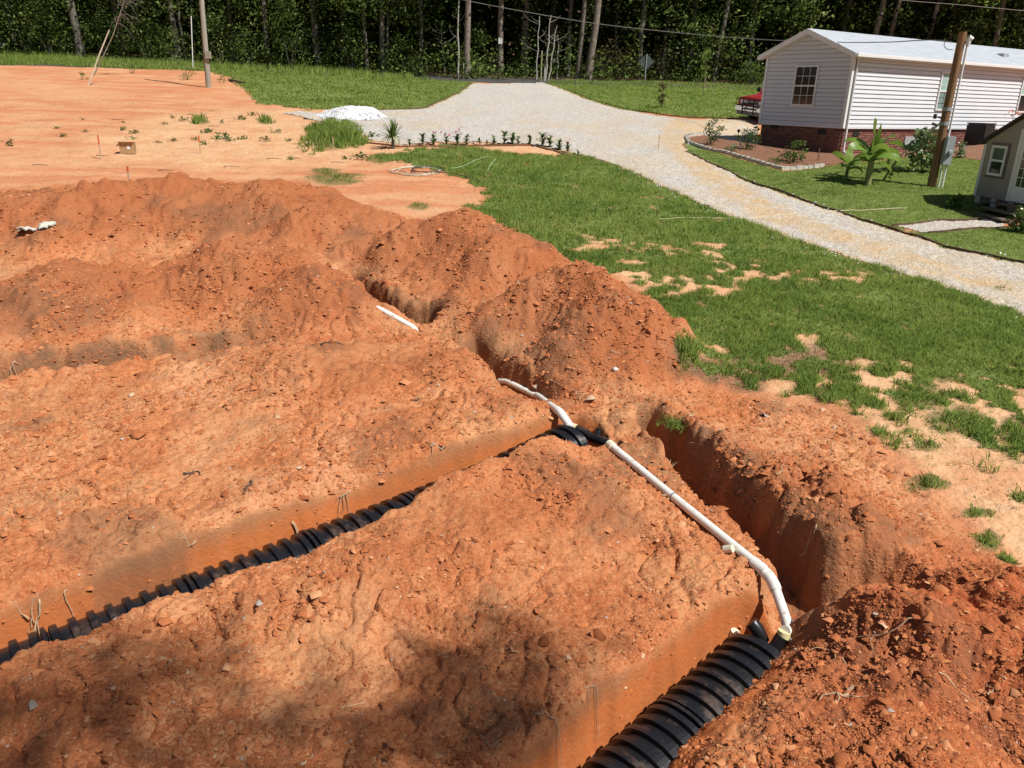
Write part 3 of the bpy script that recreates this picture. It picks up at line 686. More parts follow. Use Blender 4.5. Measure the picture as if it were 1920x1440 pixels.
# from the second row to the near row
q0 = P3(1144, 834, -.07); q1 = P3(1431, 1068, -.02); q2 = P3(1452, 1098, -.07); q3 = P3(1479, 1176, -.24); q4 = ar+Vector((.012, .022, .075)); q5 = ar+Vector((.0, .012, .02))
mid = P3(1262, 931, -.045)
runs = [('pipe_section', [q0, mid], PR, M_PVC), ('pipe_section', [mid, q1], PR, M_PVC),
        ('coupling', [along(q0, mid, -.02), along(q0, mid, .05)], PR*1.24, M_PVCY),
        ('coupling', [along(mid, q1, -.006), along(mid, q1, .012)], PR*1.06, M_GREYP),
        ('elbow', [along(q1, q0, .05), q1] + arc(q0, (q1+q2)/2+Vector((.015, .03, 0)), q3, 6, .06) + [q2, along(q2, q3, .12)], PR*1.2, M_PVC),
        ('pipe_section', [q2, q3], PR, M_PVC),
        ('elbow', [along(q3, q2, .10)] + arc(q2, q3+Vector((.012, -.015, -.03)), q4, 6, .2) + [q4], PR*1.2, M_PVC),
        ('primer_band', [q4+Vector((0, 0, .004)), q5], PR*1.3, M_GLUE)]
pipe_thing('drain_pipe', runs, 'white plastic drain pipe running along the trench from the far chamber to the near one')
# the pipe coming in from the far end, partly under soil
def on_ground(u, v, dz): p = ground(u, v); return Vector((p.x, p.y, p.z+dz))
e0 = on_ground(716, 580, -.03); e1 = on_ground(772, 612, -.005)
u0 = on_ground(950, 713, -.04); u1 = on_ground(1005, 745, -.005)
d_ = (e1-e0).normalized()
s0 = on_ground(1006, 749, .02); s1 = P3(1050, 773, .0); s2 = P3(1062, 789, -.06); s3 = P3(1068, 799, -.1); s4 = bl
pipe_thing('drain_pipe', [('pipe_section', [s0, s1], PR, M_PVC), ('coupling', [along(s0, s1, .52), along(s0, s1, .60)], PR*1.08, M_GREYP),
    ('elbow', [along(s1, s0, .12), s1] + arc(s1, s2, s3, 6, .5) + [s3, along(s3, s4, .5)], PR*1.18, M_PVC), ('pipe_section', [s3, s4], PR, M_PVC),
    ('primer_band', [along(s3, s4, .55), along(s3, s4, .8)], PR*1.24, M_GLUE),
    ('buried_section', [u0-(u1-u0)*.25-Vector((0, 0, .05)), u0, u1], PR*.9, M_PVC)],
    'short white pipe with an S bend entering the far chamber from the left')
pipe_thing('drain_pipe', [('pipe_section', [e0-d_*.25-Vector((0, 0, .04)), e0, e1, e1+d_*.15-Vector((0, 0, .05))], PR, M_PVC)], 'white stretch of pipe showing through the soil near the dark hole')
# offcuts and the grey plug
def ring_offcut(u, v, h, rad, ln, ax, label, mat):
    p = on_ground(u, v, h); m = MB(); ax = Vector(ax).normalized(); a = p-ax*ln/2; b = p+ax*ln/2
    m.tube([a, b, b-ax*.002], [rad, rad, rad*.84], 18, cap=False); m.tube([b-ax*.002, a+ax*.01], [rad*.84, rad*.84], 18, cap=True)
    o = m.build('pipe_offcut', mat, None, smooth=True); c = p.copy()
    for vtx in o.data.vertices: vtx.co -= c
    o.location = c; tag(o, label, 'pipe offcut', 'cream pipe offcuts dropped on the soil'); return o
ring_offcut(1373, 1200, .05, .042, .11, (.25, -.2, 1), 'cream pipe offcut standing open end up beside the near chamber', M_PVCY)
ring_offcut(1365, 1036, .035, .040, .09, (.8, -.5, .45), 'small cream pipe offcut lying beside the long white pipe', M_PVCY)
g0 = P3(1483, 1206, -.30); g1 = P3(1498, 1203, -.28)
o = MB().tube([g0-g0, (g1-g0)*.7, (g1-g0)*1.0], [.05, .05, .035], 14).build('pipe_plug', M_GREYP, smooth=True); o.location = g0; tag(o, 'small grey pipe plug at the corner of the near chamber', 'pipe plug')

# ------------------------------------------------------------------ roots and sticks
M_ROOT = plain('root', (.46, .31, .19), .85, .3, 20); M_STRAWS = plain('dry_stalk', (.62, .46, .27), .85, .25, 14); M_DARKST = plain('dark_stick', (.10, .065, .05), .9, .3, 14)
def root_thing(u, v, ln, ang, label, forks=2, rad=.007, mat=None, drop=.6, name='root', cat='root', lift=.0):
    hang = cat == 'root' and ang < 0 and drop > .5
    """a crooked root starting at a photo pixel; ang: heading on the ground (deg from +x)"""
    p = ground(u, v); R = random.Random(u*7+v); root = empty(name, p); tag(root, label, cat, 'roots and sticks lying on or hanging from the dug soil')
    def strand(st, a, L, r0, part, parent):
        pts = [st]; n = 7; cur = st.copy()
        for i in range(n):
            a += R.uniform(-1.0, 1.0)*(1.3 if hang else .8); out = 1.0 if not hang else .8
            cur = cur+Vector((math.cos(a), math.sin(a), 0))*(L/n*out)
            zz = Z(cur.x+p.x, cur.y+p.y)-p.z
            cur.z = max(zz+r0*.8, cur.z-((.1 if i < 2 else .42) if hang else drop)*L/n+R.uniform(-.02, .025)*L/.3)
            cur.z = min(cur.z, zz+.06+L*.5) if hang else min(cur.z, zz+.05+L*.12); pts.append(cur.copy())
        o = MB().tube(pts, [r0*1.2*(1-.75*i/n) for i in range(n+1)], 6).build(part, mat or M_ROOT, parent, smooth=True); return pts, o
    pts, main = strand(Vector((0, 0, lift+rad)), math.radians(ang), ln, rad, 'main_root' if cat == 'root' else 'stem', root)
    for k in range(forks):
        i = R.randint(1, 4); strand(pts[i], math.radians(ang)+R.choice((-1, 1))*R.uniform(.5, 1.2), ln*R.uniform(.35, .6), rad*.6, 'root_fork' if cat == 'root' else 'twig', root)
    return root
RT = [(835, 845, .34, -110, 'forked pale root hanging from the trench bank below the upper white pipe', 3, .011), (548, 985, .20, -20, 'thick broken root end poking from the bank above the far chamber', 1, .014),
      (655, 925, .24, -80, 'dark forked root hanging in the middle of the far trench wall', 3, .008), (735, 868, .34, 190, 'spread of thin roots along the rim of the far trench', 4, .006),
      (368, 1020, .22, -100, 'crooked root dangling from the trench wall at the left centre', 1, .008), (75, 1130, .30, -60, 'bent root sticking out of the left end of the trench wall', 2, .009),
      (45, 1165, .26, -100, 'branched dark root low on the trench wall at far left', 3, .008), (125, 1110, .14, -80, 'small hooked root beside the bent one at the left end', 0, .006),
      (1075, 735, .45, -100, 'long thin root arching down the soil behind the pipe bend', 3, .008), (1145, 660, .30, -100, 'thin curled root on the face of the right spoil heap', 2, .007),
      (1030, 715, .30, -95, 'root hanging in the dark cleft above the upper white pipe', 1, .007), (1240, 930, .22, 10, 'pale root lying across the long white pipe', 1, .008),
      (1455, 890, .28, 20, 'long curved root lying on the right bank crest', 1, .007), (1290, 780, .34, 30, 'root lying along the broken rim above the shaded cut', 1, .009),
      (1500, 1045, .26, -100, 'thin root hanging down the shaded wall by the pipe bend', 1, .006), (1320, 895, .30, -100, 'hairy roots hanging below the overhanging turf', 4, .004),
      (1000, 1340, .40, -30, 'fan of pale roots drooping over the near trench lip', 3, .005), (1095, 1290, .24, -60, 'wispy roots on the near trench wall below the lip', 3, .004),
      (900, 1380, .3, -60, 'thin root curling down the bank at the bottom edge', 2, .004), (1440, 1330, .22, 100, 'white hair root bent over the near chamber', 1, .004),
      (1600, 1290, .42, -120, 'thick crooked root lying on the red heap at lower right', 2, .013), (1720, 1160, .5, 205, 'long thin root trailing over the heap beside its shadow', 1, .005),
      (30, 680, .3, -60, 'forked reddish root above the left end of the furrow', 2, .009), (1850, 1305, .2, -40, 'short pale stick half buried in the lower right heap', 0, .007)]
for u, v, ln, a, lb, fk, rd_ in RT: root_thing(u, v, ln, a, lb, fk, rd_)
for u, v, ln, a, lb in ((470, 905, .3, -20, 'dark stick near the grey stones on the middle bank'), (600, 648, .42, 10, 'dark stick lying on the far rim of the furrow'),
        (770, 752, .16, -15, 'short dark stick near the upper right of the middle bank'), (345, 890, .26, -25, 'dark splinter left of the grey stones')):
    root_thing(u, v, ln, a, lb, 1, .012, M_DARKST, .4, 'stick', 'stick')
for u, v, ln, a, lb in ((1585, 1245, .36, 55, 'straw coloured stalk lying on the heap right of the near chamber'), (1760, 1262, .34, -20, 'faint straw stalk across the middle of the right heap'), (640, 1330, .2, 60, 'pale straw stalk on the shaded near bank')):
    root_thing(u, v, ln, a, lb, 0, .005, M_STRAWS, .3, 'dry_stalk', 'stalk')

# ------------------------------------------------------------------ clods of clay
def ico(sub):
    bm = bmesh.new(); bmesh.ops.create_icosphere(bm, subdivisions=sub, radius=1); bm.verts.ensure_lookup_table()
    V = np.array([v.co[:] for v in bm.verts]); F = np.array([[v.index for v in f.verts] for f in bm.faces]); bm.free(); return V, F
I1, F1 = ico(1); I2, F2 = ico(2)
def clod_mat():
    q = NT('clay_clod', .95, .1); c = q.ramp(q.attr('tone'), [(0, (.22, .065, .027)), (.35, (.40, .13, .05)), (.65, (.52, .19, .077)), (.87, (.62, .32, .16)), (.95, (.58, .44, .31)), (1, (.44, .38, .32))])
    n = q.noise(40, 4, .7); q.color(q.mix(q.math('MULTIPLY', q.rng(n, .5, .75), .4), c, (.40, .125, .05))); q.bump(n, .6, .01); return q.m
M_CLOD = clod_mat()
def spread(n, ylo, yhi, pw=1.35):
    """random points, closer together near the viewer's end of the diggings"""
    u = rng.random(n); a = 1-pw; y = (ylo**a+(yhi**a-ylo**a)*u)**(1/a); wdt = np.maximum(.94*y+.35*(CZ-SLOPE*y), 4.0)
    return rng.uniform(-.80, .80, n)*wdt, y
cx, cy = spread(640000, 3.2, 22, 1.95)
cd, cs, ch = gridv(dug, cx, cy), gridv(smo, cx, cy), gridv(heap, cx, cy)
patch = .5+.9*fbm(cx*.7, cy*.7, 401, 3)+.55*fbm(cx*2.3, cy*2.3, 403, 2)
keep = (rng.random(len(cx)) < np.clip(patch+.1, .16, 1)*(.62+.35*ch)) & (cd > .6) & ((cs < .35) | (rng.random(len(cx)) < .25))
cx, cy, ch = cx[keep], cy[keep], ch[keep]
size = .0075*np.exp(rng.gamma(1.2, .36, len(cx)))*np.clip(cy/8, .75, 1.6); size = np.minimum(size, .044+.04*(rng.random(len(cx)) < .04))
o_ = np.argsort(-size); cx, cy, size, ch = cx[o_], cy[o_], size[o_], ch[o_]
cz = gridv(gz, cx, cy)
big = np.argsort(-size/np.maximum(cy, 4))[:300]
def hull_rock(k, n=15):
    """an angular lump: the hull of a few scattered points"""
    r = np.random.default_rng(500+k); p = r.standard_normal((n, 3)); p /= np.linalg.norm(p, axis=1)[:, None]; p *= r.uniform(.72, 1.1, (n, 1)); p *= np.array([1.1, r.uniform(.65, .95), r.uniform(.5, .75)])
    bm = bmesh.new(); vs = [bm.verts.new(q) for q in p]; ret = bmesh.ops.convex_hull(bm, input=vs)
    bmesh.ops.delete(bm, geom=[v for v in bm.verts if not v.link_faces], context='VERTS'); bmesh.ops.triangulate(bm, faces=bm.faces)
    bm.verts.index_update(); V = np.array([v.co[:] for v in bm.verts]); F = np.array([[v.index for v in f.verts] for f in bm.faces]); bm.free(); return V, F
clods = []
for k in range(10):
    V, Fh = hull_rock(k, 18)
    o = np_mesh('clod', V, Fh, M_CLOD, None, colors=dict(tone=np.full(len(V), [.12, .25, .35, .42, .5, .55, .6, .62, .7, .4][k]))); clods.append(o.data); bpy.data.objects.remove(o, do_unlink=True)
for i in big:
    o = bpy.data.objects.new('clod', clods[rng.integers(10)]); s = float(size[i]); o.scale = (s, s, s)
    o.location = (cx[i], cy[i], cz[i]+s*.05); o.rotation_euler = (rng.uniform(-.5, .5), rng.uniform(-.5, .5), rng.uniform(0, 6.3)); link(o, ground_o)
rest = np.setdiff1d(np.arange(len(cx)), big)
rest = rest[rng.permutation(len(rest))[:150000]]
n = len(rest); rot = rng.uniform(0, 6.28, n); s = size[rest]
I1 = np.array([[math.cos(t), math.sin(t), -.25] for t in np.linspace(0, 2*math.pi, 6)[:5]]+[[0, 0, .75]]); F1 = np.array([[5, k, (k+1) % 5] for k in range(5)])
Vc = (I1[None]+.30*rng.standard_normal((n, 6, 3)))*np.stack([np.ones(n)*1.1, rng.uniform(.7, 1.1, n), rng.uniform(.6, 1, n)], 1)[:, None, :]*s[:, None, None]
c_, s_ = np.cos(rot)[:, None], np.sin(rot)[:, None]
Vr = np.stack([Vc[..., 0]*c_-Vc[..., 1]*s_+cx[rest][:, None], Vc[..., 0]*s_+Vc[..., 1]*c_+cy[rest][:, None], Vc[..., 2]+(cz[rest]+s*.15)[:, None]], -1)
Fr = (F1[None]+(np.arange(n)*6)[:, None, None]).reshape(-1, 3)
tone = np.clip(.50+.17*rng.standard_normal(n)-.14*ch[rest]*(rng.random(n) < .7), 0, .93); tone = np.where(rng.random(n) < .004, 1.0, tone)
o = np_mesh('clay_crumbs', Vr.reshape(-1, 3), Fr, M_CLOD, ground_o, colors=dict(tone=np.repeat(tone, 6))); tag(o, kind='stuff')

# rubbish on the left heap
M_RAG = plain('white_rag', (.60, .58, .50), .8, .1, 10)
def rag(u, v, w, h, label, seed):
    p = ground(u, v); k = pxm(p); n = 9; R = np.random.default_rng(seed); V = []; Fs = []
    for top in (1, 0):
        for i in range(n):
            for j in range(n):
                a, b = i/(n-1)*2-1, j/(n-1)*2-1; rr = max(abs(a), abs(b)); l = math.hypot(a, b)+1e-6; a2, b2 = a/l*rr, b/l*rr
                ed = 1+.28*math.sin(3*math.atan2(b, a)+seed)+.15*math.sin(7*math.atan2(b, a)+seed*2)
                V.append((a2*w*k*ed, b2*h*k*1.6*ed, (.06*(1-rr**2)+.02*math.sin(a*5+seed)*math.cos(b*6))*1.0+(.0 if top else -.02)))
    for q in range(2):
        for i in range(n-1):
            for j in range(n-1):
                a = q*n*n+i*n+j; Fs.append((a, a+1, a+n+1, a+n))
    o = MB().add(V, Fs).build('rag', M_RAG, smooth=True); o.location = p+Vector((0, 0, .06)); o.rotation_euler = (.30, .15*(1 if seed % 2 else -1), seed); tag(o, label, 'rag', 'white scraps on the left spoil heap'); return o
rag(50, 438, 15, 10, 'crumpled white scrap, lower of two on the left heap', 3)
rag(86, 428, 17, 8, 'smooth white scrap, upper right of two on the left heap', 6)
p = ground(1153, 696); o = np_mesh('stone', I2*(1+.25*fbm(I2[:, 0]*1.5, I2[:, 1]*1.5+I2[:, 2], 77, 3))[:, None]*np.array([.05, .04, .035]), F2, plain('pale_stone', (.62, .58, .53), .8), smooth=False); o.location = p+Vector((0, 0, .02)); tag(o, 'small whitish stone below the right spoil heap', 'stone')
# ------------------------------------------------------------------ grass
M_GRASS = leafmat('grass_blade', [(.11, .19, .038), (.215, .325, .062), (.33, .43, .095), (.44, .47, .15), (.48, .42, .22)], .5, .6)
M_STRAWD = leafmat('dead_bits', [(.09, .05, .03), (.22, .12, .06), (.40, .26, .14), (.12, .10, .04)], .1, .8)
def blades(name, x, y, hgt, wid, mat, label=None, cat=None, kind=None, nb=6, spreadr=.05, lean=.5, segs=2, tone=None, group=None, parent=None, origin=None, z=None):
    n = len(x); X = np.repeat(x, nb); Y = np.repeat(y, nb); H = np.repeat(hgt, nb)*rng.uniform(.55, 1.15, n*nb)
    sp = np.repeat(np.broadcast_to(spreadr, n), nb)*rng.random(n*nb)**.7; a = rng.uniform(0, 6.283, n*nb); X = X+sp*np.cos(a); Y = Y+sp*np.sin(a)
    Zb = (gridv(gz, X, Y) if z is None else z)-.01
    a = a+rng.normal(0, .7, n*nb); L = H*lean*rng.uniform(.2, 1.3, n*nb); f = rng.uniform(0, 6.283, n*nb)
    wx, wy = np.cos(f)*wid*.5*rng.uniform(.7, 1.3, n*nb), np.sin(f)*wid*.5*rng.uniform(.7, 1.3, n*nb); ca, sa = np.cos(a), np.sin(a)
    P = lambda q, l, h: np.stack([X+q*wx+ca*l, Y+q*wy+sa*l, Zb+h], -1)
    t = np.repeat(tone, nb)+rng.normal(0, .10, n*nb); N = n*nb
    if segs == 2:
        V = np.stack([P(-1, 0, 0), P(1, 0, 0), P(-.8, L*.35, H*.6), P(.8, L*.35, H*.6), P(0, L, H)], 1)
        F = np.array([[0, 1, 3], [0, 3, 2], [2, 3, 4]]); k = 5
    else:
        V = np.stack([P(-1, 0, 0), P(1, 0, 0), P(0, L, H)], 1); F = np.array([[0, 1, 2]]); k = 3
    V = V.reshape(-1, 3)
    if origin is not None: V = V-np.array(origin)
    o = np_mesh(name, V, (F[None]+(np.arange(N)*k)[:, None, None]).reshape(-1, 3), mat, parent, colors=dict(tone=np.repeat(np.clip(t, 0, 1), k)))
    if mat is M_GRASS:          # blades bend over: they catch the light from above
        nv = rng.standard_normal((len(V), 3))*.35; nv[:, 2] = 1; nv /= np.linalg.norm(nv, axis=1)[:, None]
        o.data.polygons.foreach_set('use_smooth', np.ones(len(o.data.polygons), bool)); o.data.normals_split_custom_set_from_vertices(nv.astype(np.float32))
    if origin is not None: o.location = origin
    return tag(o, label, cat, group, kind)
def scatter(n, xlo, xhi, ylo, yhi, dens):
    """n tries in a world rectangle, kept with probability dens(x, y)"""
    x = rng.uniform(xlo, xhi, n); y = rng.uniform(ylo, yhi, n); k = rng.random(n) < dens(x, y); return x[k], y[k]
def tone_at(x, y): return np.clip(.36+.20*fbm(x*.5, y*.5, 501, 3)+.16*fbm(x*2.2, y*2.2, 503, 2), .05, .72)
dn = lambda x, y: gridv(gn, x, y)*np.clip((11/y)**1.3, 0, 1)*np.where(y > 17, 0, 1)
x, y = scatter(90000, 0, 12, 7.5, 17, dn); hh = np.clip(.095+.05*fbm(x*.8, y*.8, 505, 3), .04, .2)
blades('grass', x, y, hh, .011, M_GRASS, 'patchy grass in front, between the diggings and the gravel', 'grass', 'stuff', 6, .055, .75, 2, tone_at(x, y))
dn2 = lambda x, y: gridv(gn, x, y)*np.clip((17/y)**1.1, 0, 1)
x, y = scatter(60000, -7, 11, 17, 31, dn2); hh = np.clip(.11+.05*fbm(x*.6, y*.6, 505, 3), .05, .2)
blades('grass', x, y, hh, .020, M_GRASS, 'thick grass of the lawn in the middle distance', 'grass', 'stuff', 6, .09, .7, 1, tone_at(x, y))
df = lambda x, y: gridv(ff, x, y)*np.where(y < 79, 1, 0)
x, y = scatter(70000, -58, 3, 36, 79, df); k = rng.permutation(len(x))[:34000]; x, y = x[k], y[k]
tall = sstep(-17, -26, x)
blades('grass', x, y, np.clip(.12+.16*tall+.05*fbm(x*.3, y*.3, 511, 2), .06, 1), .05, M_GRASS, 'grass of the far lawn left of the driveway, taller along the wood', 'grass', 'stuff', 5, .18, .5, 1, np.clip(tone_at(x, y)+.05, 0, 1))
df = lambda x, y: gridv(fr, x, y)
x, y = scatter(60000, 1, 44, 36, 79, df); k = rng.permutation(len(x))[:26000]; x, y = x[k], y[k]
blades('grass', x, y, np.full(len(x), .12), .045, M_GRASS, 'grass of the far lawn right of the driveway', 'grass', 'stuff', 5, .16, .5, 1, np.clip(tone_at(x, y)+.06, 0, 1))
dh = lambda x, y: gridv(fh, x, y)*(gridv(pg, x, y) < -.02)
x, y = scatter(75000, 5, 19, 15, 32, dh); k = rng.permutation(len(x))[:30000]; x, y = x[k], y[k]
blades('grass', x, y, np.full(len(x), .055), .018, M_GRASS, 'short mown grass between the gravel lane and the house', 'grass', 'stuff', 6, .08, .7, 1, np.clip(tone_at(x, y)-.02, 0, 1))
# strays: seedlings on the sand, blades creeping into the gravel edges
ds = lambda x, y: np.clip(.13*gridv(tan, x, y)*(1-gridv(gn, x, y)), 0, 1)*np.where(gridv(gv, x, y) > 0, .25, 1)*np.where(x < 0, .15, 1)*np.where(fbm(x*.7, y*.7, 521, 3) > .05, 1.6, .3)
x, y = scatter(60000, 0, 11, 5.5, 24, ds); blades('grass', x, y, np.full(len(x), .05), .011, M_GRASS, 'stray grass seedlings on the sandy ground', 'grass', 'stuff', 5, .04, 1.0, 1, np.full(len(x), .3))
# bits of straw and dead leaf trodden into the bare ground
dq = lambda x, y: (1-gridv(dug, x, y))*(1-gridv(grass_any, x, y))*np.where(gridv(gv, x, y) > -.1, .0, 1)*np.clip(.15+.9*fbm(x*.5, y*1.2, 531, 3), 0, 1)
x, y = scatter(70000, -26, 10, 5.5, 44, dq); blades('straw_litter', x, y, np.clip(.02+.0012*y, 0, .06)*np.ones(len(x)), .012, M_STRAWD, 'trodden straw and dead bits on the bare ground', 'litter', 'stuff', 2, .06, 2.4, 1, rng.random(len(x)))
# dry thatch on the torn sod
dt = lambda x, y: np.clip(gridv(soil, x, y), 0, 1)*.8
x, y = scatter(5000, 1.5, 7, 8.5, 13, dt); blades('dry_thatch', x, y, np.full(len(x), .05), .009, M_STRAWS, 'dry brown thatch on the torn dark sod', 'thatch', 'stuff', 5, .06, 2.2, 1, np.full(len(x), .9))
# clumps standing by themselves
CL = ['big bushy clump of tall grass at the end of the gravel pile', 'lower right lobe of the bushy grass clump near the spiky plant', 'flat grass patch on the red clay below the bushy clump', 'thin grass strip just above the flat grass patch', 'small faded tuft on clay left of the centre spoil heap',
      'low grey green tuft among the weeds of the clay flat', 'thin tuft beside the bushy clump on clay', 'grass tongue left of the hose coil', 'upright grass tuft at the foot of the right spoil heap', 'round grass patch on sand beside the red heap edge', 'ragged patch of grass just right of the heap edge',
      'bright green weedy patch at the edge of the red heap', 'sparse tuft on sand at the lower right edge of the frame', 'small tuft on sand at the right frame edge', 'grass patch at the right edge of the frame below the lawn', 'long grass clump on the sandy slope, upper part', 'long grass clump on the sandy slope, lower part',
      'small grass clump right of the torn dark sod', 'little grass clump on sand above the long clump', 'flat seedling patch below the long grass clump', 'grass tip at the lower end of the torn sod', 'thin tuft growing in the gravel lane at right', 'round grass mound at the edge of the gravel lane', 'grass mound next to the gravel lane, farther one']
for e, lb in zip(TUFTS, CL):
    c = PX(e[0], e[1]); a = PX(e[0]+e[2], e[1])-c; b = PX(e[0], e[1]-e[3])-c; yy = c[1]
    tallc = e[0] < 700 and e[1] < 270
    n = int(np.clip(np.hypot(*a)*np.hypot(*b)*(900 if yy < 14 else 260)*e[4], 25, 900)); r = np.sqrt(rng.random(n)); t = rng.uniform(0, 6.283, n)
    r = r*(1+.45*np.sin(2*t+e[0])+.3*np.sin(5*t+e[1]))
    x = c[0]+a[0]*r*np.cos(t)+b[0]*r*np.sin(t); y = c[1]+a[1]*r*np.cos(t)+b[1]*r*np.sin(t)
    h0 = .50 if tallc else (.17 if e[4] > 1 else .11 if yy < 14 else .12)
    if e[0] == 1286: h0 = .26
    z0 = Z(*c)
    stand = tallc or e[4] > 1 or e[0] in (1720, 1790)
    o = blades('grass_clump' if stand else 'grass_patch', x, y, h0*(1.15-.75*r)*rng.uniform(.6, 1.2, n), (.012 if yy < 14 else .028 if tallc else .02), M_GRASS, lb, 'grass clump' if stand else 'grass', None if stand else 'stuff', 6, .05 if yy < 14 else .12, .6, 2 if yy < 14 or tallc else 1, np.clip(.34+.12*rng.standard_normal(n), 0, .7), 'grass clumps standing on bare ground', None, (c[0], c[1], z0))
def hang_grass(u, v, label):
    p = ground(u, v); n = 26; x = p.x+rng.normal(0, .09, n); y = p.y+rng.normal(0, .07, n)
    return blades('grass_clump', x, y, np.full(n, .16), .011, M_GRASS, label, 'grass clump', None, 6, .03, 1.4, 2, np.full(n, .33), 'grass clumps standing on bare ground', None, (p.x, p.y, p.z), z=np.full(n*6, p.z))
hang_grass(1268, 800, 'overhanging sod tuft on the rim of the shaded cut')

# ------------------------------------------------------------------ broad-leaved plants
M_LEAF = leafmat('green_leaf', [(.022, .055, .012), (.045, .105, .018), (.085, .16, .03), (.17, .24, .06)], .25, .4)
M_PALE = leafmat('pale_leaf', [(.06, .12, .05), (.14, .22, .09), (.30, .36, .18), (.45, .46, .28)], .2, .5)
M_STEM = plain('green_stem', (.10, .13, .04), .7, .2, 10); M_BARK = plain('grey_bark', (.15, .135, .115), .95, .35, 5, bump=.6); M_PINE = plain('pine_bark', (.21, .17, .14), .95, .4, 4, bump=.8)
M_DEADW = plain('bleached_wood', (.42, .39, .35), .9, .25, 8); M_PINK = plain('pink_petal', (.62, .12, .22), .6, .2, 20); M_CREAM = plain('cream_petal', (.75, .66, .50), .6, .1, 20)
def leaves_np(P, size, aspect=.5, up=.3, tilt=1.0, droop=0.0):
    """flat pointed leaves at points P with random turn; returns V, F (quads)"""
    n = len(P); d = rng.standard_normal((n, 3)); d[:, 2] = d[:, 2]*tilt*.5+up; d /= np.linalg.norm(d, axis=1)[:, None]
    q = rng.standard_normal((n, 3)); w = np.cross(d, q); w /= np.linalg.norm(w, axis=1)[:, None]+1e-9
    s = (size*rng.uniform(.6, 1.35, n))[:, None]
    V = np.stack([P, P+d*s*.5+w*s*aspect*.5, P+d*s-np.array([0, 0, 1])*droop*s, P+d*s*.5-w*s*aspect*.5], 1)
    return V.reshape(-1, 3), np.arange(4*n).reshape(n, 4)
def leaf_obj(name, P, size, mat, parent=None, aspect=.5, up=.3, tilt=1.0, droop=0, tone=None):
    V, F = leaves_np(P, size, aspect, up, tilt, droop); n = len(P)
    t = np.clip((.4+.2*rng.standard_normal(n)) if tone is None else tone, 0, 1)
    return np_mesh(name, V, F, mat, parent, colors=dict(tone=np.repeat(t, 4)))
def clumps(nc_, per, rad, shape, r=None):
    """points gathered in clumps; shape() gives one clump centre"""
    C = np.array([shape() for _ in range(nc_)]); P = np.repeat(C, per, 0)+rng.standard_normal((nc_*per, 3))*np.array([rad, rad, rad*.7]); t = np.repeat(rng.normal(.40, .22, nc_), per)+rng.normal(0, .07, nc_*per); clumps.C = np.repeat(C, per, 0); return P, t
def shrub(u, v, hpx, wpx, label, mat=None, n=420, leaf=.09, name='shrub', flower=None, group=None, loc=None, stems=5, cat='shrub', tone=0):
    p = loc or ground(u, v); k = pxm(p); H, R = hpx*k, wpx*k/2; root = empty(name, p); tag(root, label, cat, group)
    nc_ = max(5, n//16); P, t = clumps(nc_, 16, R*.17, lambda: (lambda a, r_, z: (math.cos(a)*r_*R*math.sin(z*2.3+.6), math.sin(a)*r_*R*math.sin(z*2.3+.6), H*(.12+.85*z)))(rng.uniform(0, 6.28), rng.random()**.6, rng.random()))
    P[:, 2] = np.maximum(P[:, 2], .02); leaf_obj('foliage', P, leaf, mat or M_LEAF, root, tone=t+tone)
    m = MB()
    for i in range(stems):
        a = rng.uniform(0, 6.28); m.tube([(0, 0, -.05), (math.cos(a)*R*.25, math.sin(a)*R*.25, H*.4), (math.cos(a)*R*.5, math.sin(a)*R*.5, H*.85)], [.014, .010, .005], 5)
    m.build('stems', M_STEM, root)
    if flower:
        mt, nf, sz = flower; Pf = P[rng.permutation(len(P))[:nf]]*np.array([1.1, 1.1, 1.04]); V, F = leaves_np(np.repeat(Pf, 5, 0), sz, .8, .2); np_mesh('flowers', V, F, mt, root)
    return root
def paddle(L, w, th0, droop, n=9, fold=.15, tw=0.0):
    """one broad strap leaf leaving the origin in the x-z plane: list of verts, faces"""
    V = []; F = []; x = z = 0.0; th = th0
    for i in range(n+1):
        t = i/n; wd_ = w*(max(0, math.sin(math.pi*min(1, .06+.94*t)))**.55)*(1-.25*t) if i < n else .004
        cy_, sy_ = math.cos(tw*t), math.sin(tw*t); V += [(x-sy_*math.sin(th)*wd_*.5, -wd_/2*cy_, z+fold*wd_*.5+sy_*wd_*.5), (x, 0, z), (x+sy_*math.sin(th)*wd_*.5, wd_/2*cy_, z+fold*wd_*.5-sy_*wd_*.5)]
        x += math.cos(th)*L/n; z += math.sin(th)*L/n; th -= droop/n*(.4+1.4*t)
    for i in range(n):
        for k in (0, 1): a = i*3+k; F.append((a, a+1, a+4, a+3))
    return V, F
def strap_plant(name, p, leaves, mat, label, cat, stem=None, group=None, tone=None, leaf_name='leaf'):
    """leaves: (height, heading, length, width, start angle, droop): each leaf its own part"""
    root = empty(name, p); tag(root, label, cat, group)
    if stem: MB().tube([(0, 0, -.05), (0, 0, stem[0]*.5), (0, 0, stem[0])], [stem[1], stem[1]*.9, stem[1]*.6], 9).build('stem', stem[2], root, smooth=True)
    for (z0, a, L, w, th, dr) in leaves:
        V, F = paddle(L, w, th, dr, tw=(rng.choice((-1, 1))*rng.uniform(.5, 1.3) if w > .2 else 0)); ca, sa = math.cos(a), math.sin(a)
        V = np.array([(x*ca-y*sa, x*sa+y*ca, z+z0) for x, y, z in V]); o = np_mesh(leaf_name, V, np.array(F), mat, root, smooth=True, colors=dict(tone=np.full(len(V), float(np.clip((rng.normal(.5, .15) if tone is None else rng.normal(tone, .08)), 0, 1)))))
    return root
